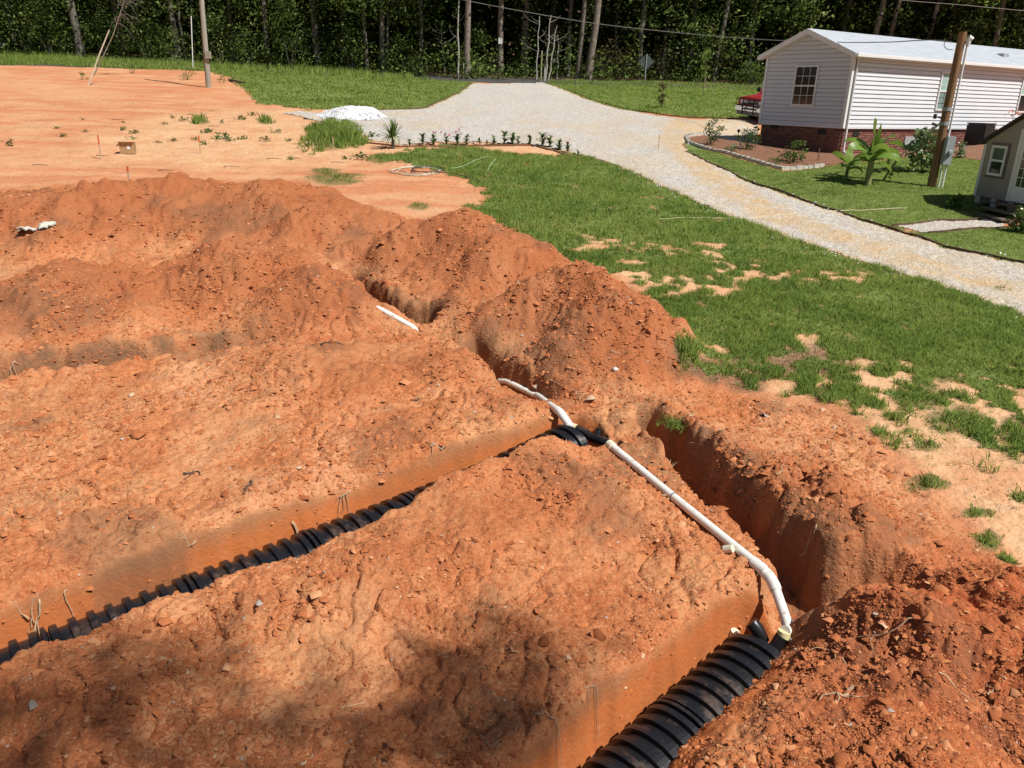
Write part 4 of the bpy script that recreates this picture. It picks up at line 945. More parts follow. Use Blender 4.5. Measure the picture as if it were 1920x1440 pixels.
# ------------------------------------------------------------------ white house on a brick foot
M_SIDE = plain('white_vinyl', (.66, .69, .725), .5, .03, 1.2, .4); M_TRIM = plain('white_trim', (.76, .77, .76), .45, .04, 2, .4)
M_LAPSHADE = plain('grey_lap_shade', (.16, .165, .17), .9, .1, 3); M_GLASS = NT('window_glass', .06, .6); M_GLASS.color((.014, .018, .02)); M_GLASS = M_GLASS.m  # first grey: dark backing that paints the shadow line under each siding board
M_BLIND = plain('teal_blind', (.30, .48, .44), .5, .08, 3); M_MORTAR = plain('mortar', (.40, .345, .30), .95, .2, 12)
def brick_mat():
    q = NT('red_brick', .9, .15); c = q.ramp(q.attr('tone'), [(0, (.12, .05, .04)), (.5, (.21, .085, .063)), (1, (.32, .15, .115))]); q.color(q.mix(q.rng(q.noise(30, 4), .4, .7), c, (.30, .13, .10))); return q.m
M_BRICK = brick_mat()
def roof_mat():
    q = NT('pale_shingle', .85, .25); n = q.noise(2.2, 5, .7, q.map((.6, 3, 3))); n2 = q.noise(24, 4, .7)
    c = q.mix(q.rng(n, .3, .7), (.36, .40, .44), (.50, .53, .57)); c = q.mix(q.math('MULTIPLY', q.rng(n2, .5, .7), .35), c, (.27, .30, .34))
    q.color(c); q.bump(n2, .4, .01); return q.m
M_ROOF = roof_mat(); M_DARK = plain('dark_vent', (.025, .024, .024), .6, .2, 10); M_GREYM = plain('grey_metal', (.36, .38, .39), .45, .12, 6, .5)
HM = Matrix.Translation((HOUSE_C[0], HOUSE_C[1], HZ0)) @ Matrix.Rotation(HOUSE_A, 4, 'Z'); HMI = HM.inverted()
def hit_local(u, v, MI, axis, val):
    """where a sight line meets the plane axis = val of a local frame"""
    o = MI @ Vector((0, 0, CZ)); d = MI.to_3x3() @ Vector(ray(u, v)); t = (val-o[axis])/d[axis]; return o+d*t
HL, HWD, ZS, ZE = 18.3, HOUSE_W, HZ1-HZ0, HZ2-HZ0
house = empty('house', (HOUSE_C[0], HOUSE_C[1], HZ0), HOUSE_A); tag(house, 'white sided single storey house with pale roof on a red brick foundation', 'house')
fnd = MB().box((.07, .07, -.6), (HL-.07, HWD-.07, ZS)).build('foundation', M_MORTAR, house)
# bricks, course by course (each only a few pixels): one part
def brick_wall(L, place):
    V = []; T = []
    nrow = int((ZS+.35)/.075)
    for r in range(nrow):
        z0 = ZS-.006-(r+1)*.075
        x = -.1 if r % 2 else 0.0
        while x < L-.02:
            a, b = max(x, .0)+.0, min(x+.203, L); x += .213
            if b-a < .04: continue
            V.append((a, b, z0, z0+.066, rng.uniform(.0, .008))); T.append(rng.random())
    out = []; F = []
    for i, (a, b, z0, z1, pr) in enumerate(V):
        out += [place(a, .012, z0), place(b, .012, z0), place(b, .012, z1), place(a, .012, z1), place(a, -.008-pr, z0), place(b, -.008-pr, z0), place(b, -.008-pr, z1), place(a, -.008-pr, z1)]
        F += [[8*i+k for k in q] for q in ((4, 5, 6, 7), (0, 1, 5, 4), (1, 2, 6, 5), (2, 3, 7, 6), (3, 0, 4, 7))]
    return np.array(out), np.array(F), np.repeat(T, 8)
for L, pl in ((HL-.14, lambda a, d, z: (a+.07, .07+d, z)), (HWD-.14, lambda a, d, z: (.07+d, a+.07, z))):
    V, F, T = brick_wall(L, pl); o = np_mesh('bricks', V, F, M_BRICK, fnd, colors=dict(tone=T)); o['kind'] = 'stuff'
# walls and lap siding, every board a part
RP = hit_local(1520.7, 56.7, HMI, 0, -.30); RISE = max(.55, min(1.1, RP.z-ZE))
MB().box((.031, .031, ZS), (HL-.031, HWD-.031, ZE)).build('wall', M_LAPSHADE, house)
MB().prism([(.03, ZE), (HWD-.03, ZE), (HWD/2, ZE+RISE-.04)], .2, Matrix(((0, 1, 0, .03), (1, 0, 0, 0), (0, 0, 1, 0), (0, 0, 0, 1)))).build('gable_wall', M_LAPSHADE, house)
NB = 17; EXPO = (ZE-ZS)/NB; EXB = EXPO-.013        # a gap under each lap, its shadow painted by the dark backing
me = MB().add([(0, -.036, 0), (HL, -.036, 0), (HL, .03, 0), (0, .03, 0), (0, -.004, EXB), (HL, -.004, EXB), (HL, .03, EXB), (0, .03, EXB)], ((0, 3, 2, 1), (4, 5, 6, 7), (0, 1, 5, 4), (1, 2, 6, 5), (2, 3, 7, 6), (3, 0, 4, 7))).mesh('siding_board', M_SIDE)
meg = MB().add([(-.036, 0, 0), (-.036, HWD, 0), (.03, HWD, 0), (.03, 0, 0), (-.004, 0, EXB), (-.004, HWD, EXB), (.03, HWD, EXB), (.03, 0, EXB)], ((0, 3, 2, 1), (4, 5, 6, 7), (0, 1, 5, 4), (1, 2, 6, 5), (2, 3, 7, 6), (3, 0, 4, 7))).mesh('siding_board', M_SIDE)
for i in range(NB):
    for m_ in (me, meg):
        o = link(bpy.data.objects.new('siding_board', m_), house); o.location = (0, 0, ZS+i*EXPO)
i = 0
while i*EXPO < RISE-.12:
    z0, z1 = i*EXPO, min(i*EXPO+EXB, RISE-.05); f0, f1 = z0/RISE*HWD/2+.03, z1/RISE*HWD/2+.03; z0 += ZE; z1 += ZE
    MB().add([(-.036, f0, z0), (-.036, HWD-f0, z0), (.03, HWD-f0, z0), (.03, f0, z0), (-.004, f1, z1), (-.004, HWD-f1, z1), (.03, HWD-f1, z1), (.03, f1, z1)], ((0, 3, 2, 1), (4, 5, 6, 7), (0, 1, 5, 4), (1, 2, 6, 5), (2, 3, 7, 6), (3, 0, 4, 7))).build('siding_board', M_SIDE, house); i += 1
MB().box((-.05, -.052, ZS-.03), (.07, .0, ZE)).box((-.05, .0, ZS-.03), (0, .08, ZE)).build('corner_trim', M_TRIM, house)
MB().box((-.05, HWD-.08, ZS-.03), (.0, HWD+.03, ZE)).build('corner_trim', M_TRIM, house)
MB().box((-.03, .08, ZS-.045), (-.002, HWD-.08, ZS)).box((.07, -.03, ZS-.045), (HL, -.002, ZS)).build('starter_trim', M_TRIM, house)
MB().tube([(.17, -.13, ZE+.02), (.17, -.075, ZE-.16), (.17, -.075, .25), (.17, -.085, .14), (.17, -.32, .05)], .042, 8).build('downspout', M_TRIM, house, smooth=True)
# roof
OV, RK = .28, .30
def roof_side(sgn):
    e0 = -OV if sgn < 0 else HWD+OV; c = HWD/2; sl = RISE/(HWD/2); ze = ZE+.03-OV*sl
    V = [(-RK, e0, ze), (HL+RK, e0, ze), (HL+RK, c, ZE+.03+RISE), (-RK, c, ZE+.03+RISE)]; T = [(x, y, z+.05) for x, y, z in V]
    return MB().add(V+T, ((0, 1, 2, 3), (4, 7, 6, 5), (0, 4, 5, 1), (1, 5, 6, 2), (2, 6, 7, 3), (3, 7, 4, 0))).build('roof_slope', M_ROOF, house), ze
rf, ZEV = roof_side(-1); roof_side(1)
def rake(sgn):
    e0 = -OV-.01 if sgn < 0 else HWD+OV+.01; c = HWD/2; top = ZE+.03+RISE
    a = [(-RK-.025, e0, ZEV-.14), (-RK-.025, c, top-.15), (-RK-.025, c, top+.045), (-RK-.025, e0, ZEV+.045)]; b = [(x+.022, y, z) for x, y, z in a]
    MB().add(a+b, ((0, 1, 2, 3), (4, 7, 6, 5), (0, 4, 5, 1), (1, 5, 6, 2), (2, 6, 7, 3), (3, 7, 4, 0))).build('rake_board', M_TRIM, house)
    a = [(-RK, e0, ZEV-.12), (-.002, e0, ZEV-.12), (-.002, c, top-.13), (-RK, c, top-.13)]; b = [(x, y, z+.02) for x, y, z in a]
    MB().add(a+b, ((0, 1, 2, 3), (4, 7, 6, 5), (0, 4, 5, 1), (1, 5, 6, 2), (2, 6, 7, 3), (3, 7, 4, 0))).build('soffit', M_TRIM, house)
rake(-1); rake(1)
MB().box((-RK, -OV-.10, ZEV-.10), (HL+RK, -OV-.002, ZEV+.04)).build('gutter', M_TRIM, house, bevel=.02)
MB().box((0, -OV, ZEV-.125), (HL, -.03, ZEV-.105)).box((0, -.05, ZEV-.10), (HL, -.024, ZE)).build('soffit', M_TRIM, house)
vp = hit_local(1880, 103, HMI, 1, .9); vz = ZE+.03+RISE*(.9/(HWD/2))+.05
MB().box((vp.x-.25, .72, vz-.1), (vp.x+.25, 1.08, vz+.09)).build('roof_vent', M_GREYM, rf, bevel=.03)
# windows
def window(a0, a1, z0, z1, face, name, glass_top, glass_bot, cols_, rows_, parent=None, back=.03):
    """double hung window; face(a, d, z): a along the wall, d outward"""
    f = lambda lo, hi: MB().box((0, 0, 0), (1, 1, 1)) and None
    def bx(m, a, b, d0, d1, c, e):
        P = [face(x, d, z) for x, d, z in ((a, d0, c), (b, d0, c), (b, d1, c), (a, d1, c), (a, d0, e), (b, d0, e), (b, d1, e), (a, d1, e))]
        m.add(P, ((0, 3, 2, 1), (4, 5, 6, 7), (0, 1, 5, 4), (1, 2, 6, 5), (2, 3, 7, 6), (3, 0, 4, 7)))
    t = .065; m = MB(); bx(m, a0, a0+t, -.02, .05, z0, z1); bx(m, a1-t, a1, -.02, .05, z0, z1); bx(m, a0+t, a1-t, -.02, .05, z1-t, z1); bx(m, a0+t, a1-t, -.02, .06, z0, z0+t)
    w = m.build(name, M_TRIM, parent or house); zm = (z0+z1)/2
    m = MB(); bx(m, a0+t, a1-t, .0, .042, zm-.028, zm+.028); m.build('meeting_rail', M_TRIM, w)
    for zz0, zz1, mt in ((zm+.028, z1-t, glass_top), (z0+t, zm-.028, glass_bot)):
        m = MB(); bx(m, a0+t, a1-t, .0, .012, zz0, zz1); m.build('pane', mt, w)
        m = MB()
        for c in range(1, cols_): x = a0+t+(a1-a0-2*t)*c/cols_; bx(m, x-.008, x+.008, .0125, .02, zz0, zz1)
        for r in range(1, rows_): zz = zz0+(zz1-zz0)*r/rows_; bx(m, a0+t, a1-t, .0122, .019, zz-.008, zz+.008)
        if cols_ > 1: m.build('glazing_bars', M_TRIM if mt is glass_top else M_DARK, w)
    return w
g0, g1 = hit_local(1538, 122, HMI, 0, 0), hit_local(1484, 198, HMI, 0, 0)
fg = lambda a, d, z: (-d-.026, a, z)
window(min(g0.y, g1.y), max(g0.y, g1.y)-.0, g1.z, g0.z, fg, 'window', M_GLASS, M_GLASS, 3, 2)
l0, l1 = hit_local(1765, 134, HMI, 1, 0), hit_local(1751, 207, HMI, 1, 0)
fl_ = lambda a, d, z: (a, -d-.026, z)
xw = (l0.x+l1.x)/2
window(xw, xw+.95, l1.z, l0.z, fl_, 'window', M_BLIND, plain('grey_teal_blind', (.20, .29, .28), .4, .1, 3), 2, 3)
window(xw+6.5, xw+7.4, l1.z, l0.z, fl_, 'window', M_BLIND, M_GLASS, 2, 2)
# vents and crawl door in the brick
for u, v, ax_ in ((1451, 237, 0), (1541, 247, 0), (1605, 250, 1)):
    h_ = hit_local(u, v, HMI, ax_, .06); m = MB()
    if ax_ == 0: m.box((.035, h_.y-.2, h_.z-.1), (.058, h_.y+.2, h_.z+.1))
    else: m.box((h_.x-.2, .035, h_.z-.1), (h_.x+.2, .058, h_.z+.1))
    vt = m.build('foundation_vent', M_DARK, fnd)
h_ = hit_local(1706, 267, HMI, 1, .06); MB().box((h_.x-.42, .03, h_.z-.24), (h_.x+.42, .058, h_.z+.24)).build('crawl_door', M_GREYM, fnd)

# ------------------------------------------------------------------ air conditioner
def local_thing(name, p, rz, label, cat, group=None): r = empty(name, p, rz); return tag(r, label, cat, group)
p = Vector(HM @ Vector((hit_local(1834, 262, HMI, 1, -1.0).x, -1.0, 0))); p.z = Z(p.x, p.y)
ac = local_thing('air_conditioner', p, HOUSE_A, 'black air conditioner unit standing against the brick foundation', 'air conditioner')
MB().box((-.5, -.5, -.05), (.5, .5, .07)).build('pad', plain('concrete', (.45, .44, .42), .9), ac)
MB().box((-.42, -.42, .07), (.42, .42, .95)).build('cabinet', plain('black_enamel', (.022, .023, .026), .4, .2, 6), ac, bevel=.05)
MB().box((-.43, -.43, .95), (.43, .43, 1.0)).build('top_cover', plain('charcoal', (.05, .05, .055), .4), ac, bevel=.02)
lv = MB().box((-.435, -.36, 0), (-.42, .36, .02)).mesh('louver', M_DARK)
for k in range(9):
    o = link(bpy.data.objects.new('louver', lv), ac); o.location = (0, 0, .15+k*.085)
    o = link(bpy.data.objects.new('louver', lv), ac); o.location = (0, 0, .15+k*.085); o.rotation_euler = (0, 0, math.pi/2)

# ------------------------------------------------------------------ garden bed border of pale blocks
M_BLOCK = plain('concrete_block', (.52, .49, .43), .95, .2, 9, bump=.4)
def block_border(pts, label, blk=.29):
    P = poly_px(pts); root = empty('garden_border', (P[0][0], P[0][1], Z(*P[0]))); tag(root, label, 'garden edging')
    bm_ = MB().box((-blk/2+.006, -.075, -.06), (blk/2-.006, .075, .115)).mesh('block', M_BLOCK, bevel=.012); s = 0; tot = np.hypot(*np.diff(P, axis=0).T).sum()
    while s < tot:
        a, d = axis_frame(P, s+blk/2); o = link(bpy.data.objects.new('block', bm_), root); o.location = Vector((a[0], a[1], Z(*a)+rng.uniform(-.012, .012)))-root.location
        o.rotation_euler = (rng.normal(0, .02), rng.normal(0, .02), math.atan2(d[1], d[0])+rng.normal(0, .03)); s += blk
block_border([(1330, 249), (1300, 254), (1286, 260), (1292, 269), (1320, 279), (1350, 287), (1410, 303), (1466, 319)], 'curved row of pale blocks edging the garden bed beside the house')
block_border([(1466, 319), (1500, 317), (1535, 313)], 'short row of pale blocks closing the garden bed toward the banana plants')
# strips of brown edging along the gravel
M_EDGE = plain('brown_edging', (.13, .075, .05), .85, .35, 6)
def strip(pts, label, h=.055, wdt=.035, mat=None, name='lawn_edging', cat='lawn edging'):
    P = poly_px(pts); L = np.hypot(*np.diff(P, axis=0).T).sum(); n = int(L/.3)+2; root_p = Vector((P[0][0], P[0][1], Z(*P[0]))); V = []; F = []
    for i in range(n):
        a, d = axis_frame(P, L*i/(n-1)); nn = np.array([-d[1], d[0]]); z = Z(*a)+rng.normal(0, .006); a = a+nn*rng.normal(0, .012)
        for sx, zz in ((-1, -.05), (-1, h), (1, h), (1, -.05)): V.append((a[0]+nn[0]*sx*wdt/2-root_p.x, a[1]+nn[1]*sx*wdt/2-root_p.y, z+zz-root_p.z))
    for i in range(n-1):
        for k in range(4): F.append((i*4+k, i*4+(k+1) % 4, i*4+4+(k+1) % 4, i*4+4+k))
    o = MB().add(V, F).build(name, mat or M_EDGE); o.location = root_p; return tag(o, label, cat, 'brown edging strips along the gravel')
strip([(1283, 284), (1300, 293), (1360, 318), (1420, 346), (1530, 384), (1640, 420), (1780, 465), (1925, 495), (2040, 525)], 'long brown edging between the gravel lane and the house lawn')
strip([(1066, 169), (1132, 194), (1202, 211), (1290, 221), (1375, 224)], 'brown edging along the far right lawn')
strip([(886, 155), (862, 170), (834, 186), (790, 203), (705, 207)], 'brown edging curving round the far left lawn')
strip([(1672, 424), (1760, 414), (1885, 409)], 'brown edging on the upper side of the short gravel path'); strip([(1742, 439), (1885, 425)], 'brown edging on the lower side of the short gravel path')

# ------------------------------------------------------------------ service pole with meter
M_WOODP = NT('pole_wood', .9, .15); _n = M_WOODP.noise(3, 6, .7, M_WOODP.map((6, 6, .35))); M_WOODP.color(M_WOODP.mix(M_WOODP.rng(_n, .35, .65), (.32, .19, .10), (.17, .095, .05))); M_WOODP = M_WOODP.m
M_WOODG = NT('grey_pole_wood', .95, .1); _n = M_WOODG.noise(3, 6, .7, M_WOODG.map((6, 6, .3))); M_WOODG.color(M_WOODG.mix(M_WOODG.rng(_n, .35, .65), (.42, .39, .33), (.27, .25, .21))); M_WOODG = M_WOODG.m
M_CABLE = plain('cable', (.03, .03, .032), .6); M_CABLEG = plain('weathered_cable', (.30, .30, .29), .6)
def height_at(p, v):
    """height above p whose projection lies on photo row v"""
    lo, hi = 0, 25
    for _ in range(40):
        m = (lo+hi)/2; q = np.array([p.x, p.y, p.z+m])-np.array([0, 0, CZ]); vv = 720-FPX*(q@_u)/(q@_f)
        if vv > v: lo = m
        else: hi = m
    return lo
pp = ground(1746, 350); H = height_at(pp, 60)
pole = empty('service_pole', pp); tag(pole, 'brown wooden service pole with electric meter box in front of the house', 'utility pole')
MB().tube([(0, 0, -.3), (0, 0, H*.5), (.0, 0, H)], [.135, .125, .115], 14).build('shaft', M_WOODP, pole, smooth=True)
mh = height_at(pp, 255); ml = height_at(pp, 308)
mb = MB().box((.05, -.30, ml), (.32, -.12, mh)).build('meter_box', M_GREYM, pole, bevel=.015)
MB().lathe([(.075, 0), (.075, .05), (.05, .09)], 14, Matrix.Translation((.20, -.30, ml+.38)) @ Matrix.Rotation(math.pi/2, 4, 'X')).build('meter', M_GREYM, mb, smooth=True)
MB().tube([(.16, -.10, mh), (.16, -.10, H-.38)], .034, 10).build('conduit', M_TRIM, pole, smooth=True)
MB().tube([(.16, -.10, H-.38), (.16, -.10, H-.24), (.20, -.12, H-.16), (.26, -.16, H-.2)], [.05, .085, .085, .05], 12).build('weatherhead', M_TRIM, pole, smooth=True)
for dx in (.12, .24): MB().tube([(dx, -.2, ml), (dx, -.2, -.1)], .028, 8).build('conduit', M_TRIM, pole, smooth=True)
for vz_ in (205, 232): MB().tube([(0, 0, height_at(pp, vz_)-.05), (0, 0, height_at(pp, vz_)+.05)], .142, 14).build('strap', M_GREYM, pole)
hz = height_at(pp, 222)
MB().tube([(-.12, 0, hz), (-.34, -.03, hz+.05)], .02, 6).tube([(-.34, -.03, hz-.02), (-.34, -.03, hz+.12)], .05, 8).tube([(-.25, -.03, hz-.2), (-.38, -.03, hz-.16)], .04, 8).build('insulator_bracket', M_DARK, pole, smooth=True)
gp = ground(1688, 292); hg = height_at(pp, 230)
MB().tube([(-.1, 0, hg), gp-pp], .035, 8).build('brace', M_GREYM, pole, smooth=True)
def cable(pix, label, r=.018, name='overhead_cable'):
    P = [PXY(*q) for q in pix]; out = []
    for i in range(len(P)-1):                       # smooth through the measured points
        a, b, c, d = P[max(i-1, 0)], P[i], P[i+1], P[min(i+2, len(P)-1)]
        for t in np.linspace(0, 1, 7)[:-1]:
            t = float(t); out.append(.5*((2*b)+(c-a)*t+(2*a-5*b+4*c-d)*t*t+(3*b-a-3*c+d)*t**3))
    out.append(P[-1]); o0 = out[0].copy(); o = MB().tube([q-o0 for q in out], r, 6).build(name, M_CABLEG if r > .011 else M_CABLE, smooth=True); o.location = o0; return tag(o, label, 'cable', 'overhead cables')
yp = pp.y
cable([(1784, 79, yp-.1), (1740, 75, yp+1.5), (1663, 79, yp+4), (1560, 79, yp+8), (1430, 74, yp+13), (1280, 62, yp+19), (1090, 40, yp+25), (870, 0, yp+31), (760, -28, yp+34)], 'overhead cable running from the service pole toward the wood')
cable([(1600, -14, 58), (1690, 0, 57), (1800, 9, 56), (1930, 21, 55), (2100, 34, 54)], 'overhead cable crossing the trees at the upper right corner')
cable([(1776, 72, yp-.05), (1770, 84, yp-.06), (1776, 92, yp-.08), (1787, 93, yp-.1)], 'short drip loop of wire below the top of the service pole', .010)

# ------------------------------------------------------------------ garden shed
S0 = ground(1824, 380); SD_ = np.array([.086, -.996]); SA = math.atan2(SD_[1], SD_[0])
SZ = S0.z+.22
SM = Matrix.Translation((S0.x, S0.y, SZ)) @ Matrix.Rotation(SA, 4, 'Z'); SMI = SM.inverted()     # x along the front toward the viewer, y into the shed, z up from its floor
M_SHED = plain('taupe_panel', (.34, .305, .26), .8, .06, 2); M_SROOF = plain('dark_shingle', (.06, .055, .055), .95, .3, 12); M_STEP = plain('weathered_board', (.17, .135, .10), .9, .3, 8)
shed = empty('garden_shed', (S0.x, S0.y, SZ), SA); tag(shed, 'taupe garden shed with white trimmed window and glazed door at the right edge', 'shed')
ev = hit_local(1850, 266, SMI, 1, 0); rr = hit_local(1918, 224, SMI, 1, 0); EH = ev.z; SSL = (rr.z-ev.z)/(rr.x-ev.x); SSL = float(np.clip(SSL, .35, .9)); SW = 3.0; SDP = 3.6
pr = [(0, 0), (SW, 0), (SW, EH), (SW/2, EH+SSL*SW/2), (0, EH)]
MB().prism(pr, SDP).build('wall', M_SHED, shed)
for s_ in (0, 1):
    x0, x1 = (-.16, SW/2) if s_ == 0 else (SW+.16, SW/2); z0 = EH-.16*SSL+.01; z1 = EH+SSL*SW/2+.01
    a = [(x0, -.14, z0), (x1, -.14, z1), (x1, SDP+.14, z1), (x0, SDP+.14, z0)]; b = [(x, y, z+.06) for x, y, z in a]
    MB().add(a+b, ((0, 1, 2, 3), (4, 7, 6, 5), (0, 4, 5, 1), (1, 5, 6, 2), (2, 6, 7, 3), (3, 7, 4, 0))).build('roof_slope', M_SROOF, shed)
MB().box((-.02, -.025, -.02), (.075, -.002, EH-.06)).box((-.025, -.025, -.02), (-.002, .08, EH-.06)).build('corner_trim', M_TRIM, shed)
for k in range(5): MB().box((.02+k*.72, .02, -.34), (.22+k*.72, .3, -.001)).build('foundation_block', M_BLOCK, shed)
MB().box((.0, .05, -.14), (SW, .12, -.002)).build('floor_joist', M_STEP, shed)
w0, w1 = hit_local(1899, 275, SMI, 1, 0), hit_local(1851, 326, SMI, 1, 0)
fs = lambda a, d, z: (a, -d-.004, z)
wz1 = hit_local(1866, 272, SMI, 1, 0).z; wz0 = hit_local(1852, 327, SMI, 1, 0).z; wx0 = hit_local(1858, 300, SMI, 1, 0).x; wx1 = hit_local(1886, 303, SMI, 1, 0).x
MB().box((wx0-.07, -.03, wz0-.07), (wx1+.07, -.002, wz0-.0)).box((wx0-.07, -.03, wz1), (wx1+.07, -.002, wz1+.07)).box((wx1, -.03, wz0), (wx1+.07, -.002, wz1)).build('window_casing', plain('taupe_trim', (.16, .14, .12), .8), shed)
window(wx0, wx1, wz0, wz1, fs, 'window', plain('dim_glass', (.09, .12, .11), .15), M_GLASS, 1, 1, shed)
dx0 = hit_local(1896, 360, SMI, 1, 0).x; DW = .86; DH = 1.78
MB().box((dx0-.11, -.035, .0), (dx0, -.002, DH+.11)).box((dx0+DW, -.035, 0), (dx0+DW+.11, -.002, DH+.11)).box((dx0, -.035, DH), (dx0+DW, -.002, DH+.11)).build('door_casing', M_TRIM, shed)
door = MB().box((dx0+.004, -.022, .02), (dx0+DW-.004, -.004, DH-.003)).build('door', M_TRIM, shed)
MB().box((dx0+.14, -.028, .42), (dx0+DW-.14, -.0225, DH-.16)).build('pane', M_GLASS, door)
m = MB()
for c in (1, 2): x = dx0+.14+(DW-.28)*c/3; m.box((x-.01, -.036, .42), (x+.01, -.0285, DH-.16))
for c in range(1, 5): z = .42+(DH-.58)*c/5; m.box((dx0+.14, -.035, z-.01), (dx0+DW-.14, -.0283, z+.01))
m.build('glazing_bars', M_TRIM, door)
st = empty('shed_steps', SM @ Vector((dx0, -.04, 0)), SA); tag(st, 'weathered wooden steps below the shed door', 'steps')
for k in range(3): MB().box((-.25, -.30-.30*k, -.09-.14*k), (1.15, -.02-.30*k, -.045-.14*k)).build('tread', M_STEP, st)
for x in (-.18, 1.04): MB().add([(x, 0, -.10), (x+.05, 0, -.10), (x+.05, -.85, -.45), (x, -.85, -.45), (x, 0, -.55), (x+.05, 0, -.55), (x+.05, -.85, -.6), (x, -.85, -.6)], ((0, 1, 2, 3), (4, 7, 6, 5), (0, 4, 5, 1), (1, 5, 6, 2), (2, 6, 7, 3), (3, 7, 4, 0))).build('stringer', M_STEP, st)
# ------------------------------------------------------------------ the wood behind the road
M_TREE = leafmat('tree_leaf', [(.05, .095, .025), (.13, .205, .048), (.23, .32, .075), (.35, .42, .12)], .42, .75, .45)
M_NEEDLE = leafmat('pine_needle', [(.03, .05, .016), (.07, .10, .026), (.125, .16, .04), (.19, .21, .06)], .3, .75, .3)
M_BROWNL = leafmat('withered_leaf', [(.05, .04, .02), (.10, .07, .03), (.16, .10, .04), (.10, .11, .04)], .15, .7)
def puff(me, V, C, r):
    """leaf normals turned outward from the middle of each clump, so a clump shades as one rounded mass"""
    nv = (V-C)/r+np.array([0, 0, .5])+rng.standard_normal(V.shape)*.35; nv /= np.linalg.norm(nv, axis=1)[:, None]+1e-6
    me.polygons.foreach_set('use_smooth', np.ones(len(me.polygons), bool)); me.normals_split_custom_set_from_vertices(nv.astype(np.float32))
def crown_mesh(name, seed, zlo, zhi, rad, ncl, per, leaf, mat, flat=.7, low=0.0, clr=.42):
    global rng
    keep_ = rng; rng = np.random.default_rng(seed)
    def c():
        z = rng.random()**(.8); a = rng.uniform(0, 6.283); r = rad*math.sqrt(rng.random())*(math.sin(math.pi*min(1, .18+.8*z))**.6)
        return (math.cos(a)*r, math.sin(a)*r, zlo+(zhi-zlo)*z+rng.normal(0, .3))
    P, t = clumps(ncl, per, clr, c); P[:, 2] = np.maximum(P[:, 2], .1)
    V, F = leaves_np(P, leaf, .55, .12, 1.1, .25); n = len(P)
    o = np_mesh(name, V, F, mat, colors=dict(tone=np.repeat(np.clip(t, 0, 1), 4))); me = o.data; puff(me, V, np.repeat(clumps.C, 4, 0), clr)
    bpy.data.objects.remove(o, do_unlink=True); rng = keep_
    return me
HARD = [crown_mesh('crown', 900+k, 3.2, 15, 3.0, 150, 34, .26, M_TREE, clr=.5) for k in range(3)]
LOWH = [crown_mesh('crown', 920+k, .9, 13, 2.7, 170, 34, .22, M_TREE, clr=.42) for k in range(3)]
PINE = [crown_mesh('crown', 940+k, 6.0, 16, 2.4, 110, 34, .30, M_NEEDLE, clr=.40) for k in range(2)]
PLOW = [crown_mesh('crown', 950+k, 2.6, 14, 2.2, 130, 34, .28, M_NEEDLE, clr=.36) for k in range(2)]
M_BUSHL = leafmat('bush_leaf', [(.05, .10, .025), (.13, .21, .05), (.24, .32, .08), (.34, .41, .13)], .42, .5, .25)
BUSH = [crown_mesh('foliage', 960+k, .1, 2.6+.5*k, 1.4, 46, 24, .16, M_BUSHL, clr=.26) for k in range(3)]
BRUSH = [crown_mesh('foliage', 970+k, .1, 2.0, 1.3, 30, 20, .13, M_BROWNL, clr=.28) for k in range(2)]
_vu = [-400, 0, 160, 330, 500, 700, 884, 1024, 1200, 1400, 1560, 1920, 2300]; _vv = [103, 110, 117, 127, 135, 143, 151, 151, 153, 159, 166, 182, 198]
def edgeY(u, Y):
    """distance of the wood's edge below photo column u, plus how far the thing stands behind it"""
    return float(PX(u, np.interp(u, _vu, _vv))[1]) + 1.0 + max(-1.5, Y-float(np.interp(u, [0, 500, 884, 1200], [54, 56.5, 58, 61])))
_ex = poly_px([(a, b) for a, b in zip(_vu, _vv)])
def edge_x(x): return np.interp(x, _ex[:, 0], _ex[:, 1])
def tree(u, Y, wpx, lean, crown, label, bark, cat='tree', scale=1.0, height=15, rz=None, group='trees along the front of the wood', name='tree', curve=0):
    """trunk foot below photo column u at distance Y"""
    Y = edgeY(u, Y); q = PXY(u, 150, Y); x = q.x; z = Z(x, Y); root = empty(name, (x, Y, z)); tag(root, label, cat, group)
    k = pxm(Vector((x, Y, z))); r = max(.022, wpx*k/2)*(.62 if crown is None else 1); pts = []; rr = []
    for i in range(9):
        t = i/8; pts.append((lean*height*t+curve*math.sin(t*3.0)+.05*math.sin(i*2+u), .04*math.sin(i*1.7+u), -.3+(height+.3)*t)); rr.append(r*(1.25 if i == 0 else 1.0-.55*t))
    MB().tube(pts, rr, 10).build('trunk', bark, root, smooth=True)
    if crown is not None:
        c = link(bpy.data.objects.new('crown', crown), root); c.rotation_euler = (0, 0, rz if rz is not None else rng.uniform(0, 6.28)); c.scale = (scale, scale, scale*rng.uniform(.92, 1.08)); c.location = (lean*height*.5, 0, 0)
    else:
        m = MB()
        for i in range(6):
            zz = height*rng.uniform(.3, .95); a = rng.uniform(0, 6.28); l = rng.uniform(.4, 1.4); b = Vector((lean*zz, 0, zz))
            m.tube([b, b+Vector((math.cos(a)*l*.6, math.sin(a)*l*.6, l*.25)), b+Vector((math.cos(a)*l, math.sin(a)*l, l*.6))], [.016, .010, .004], 5)
        m.build('bare_branches', bark, root)
    return root
H_, L_, P_, Q_ = HARD, LOWH, PINE, PLOW
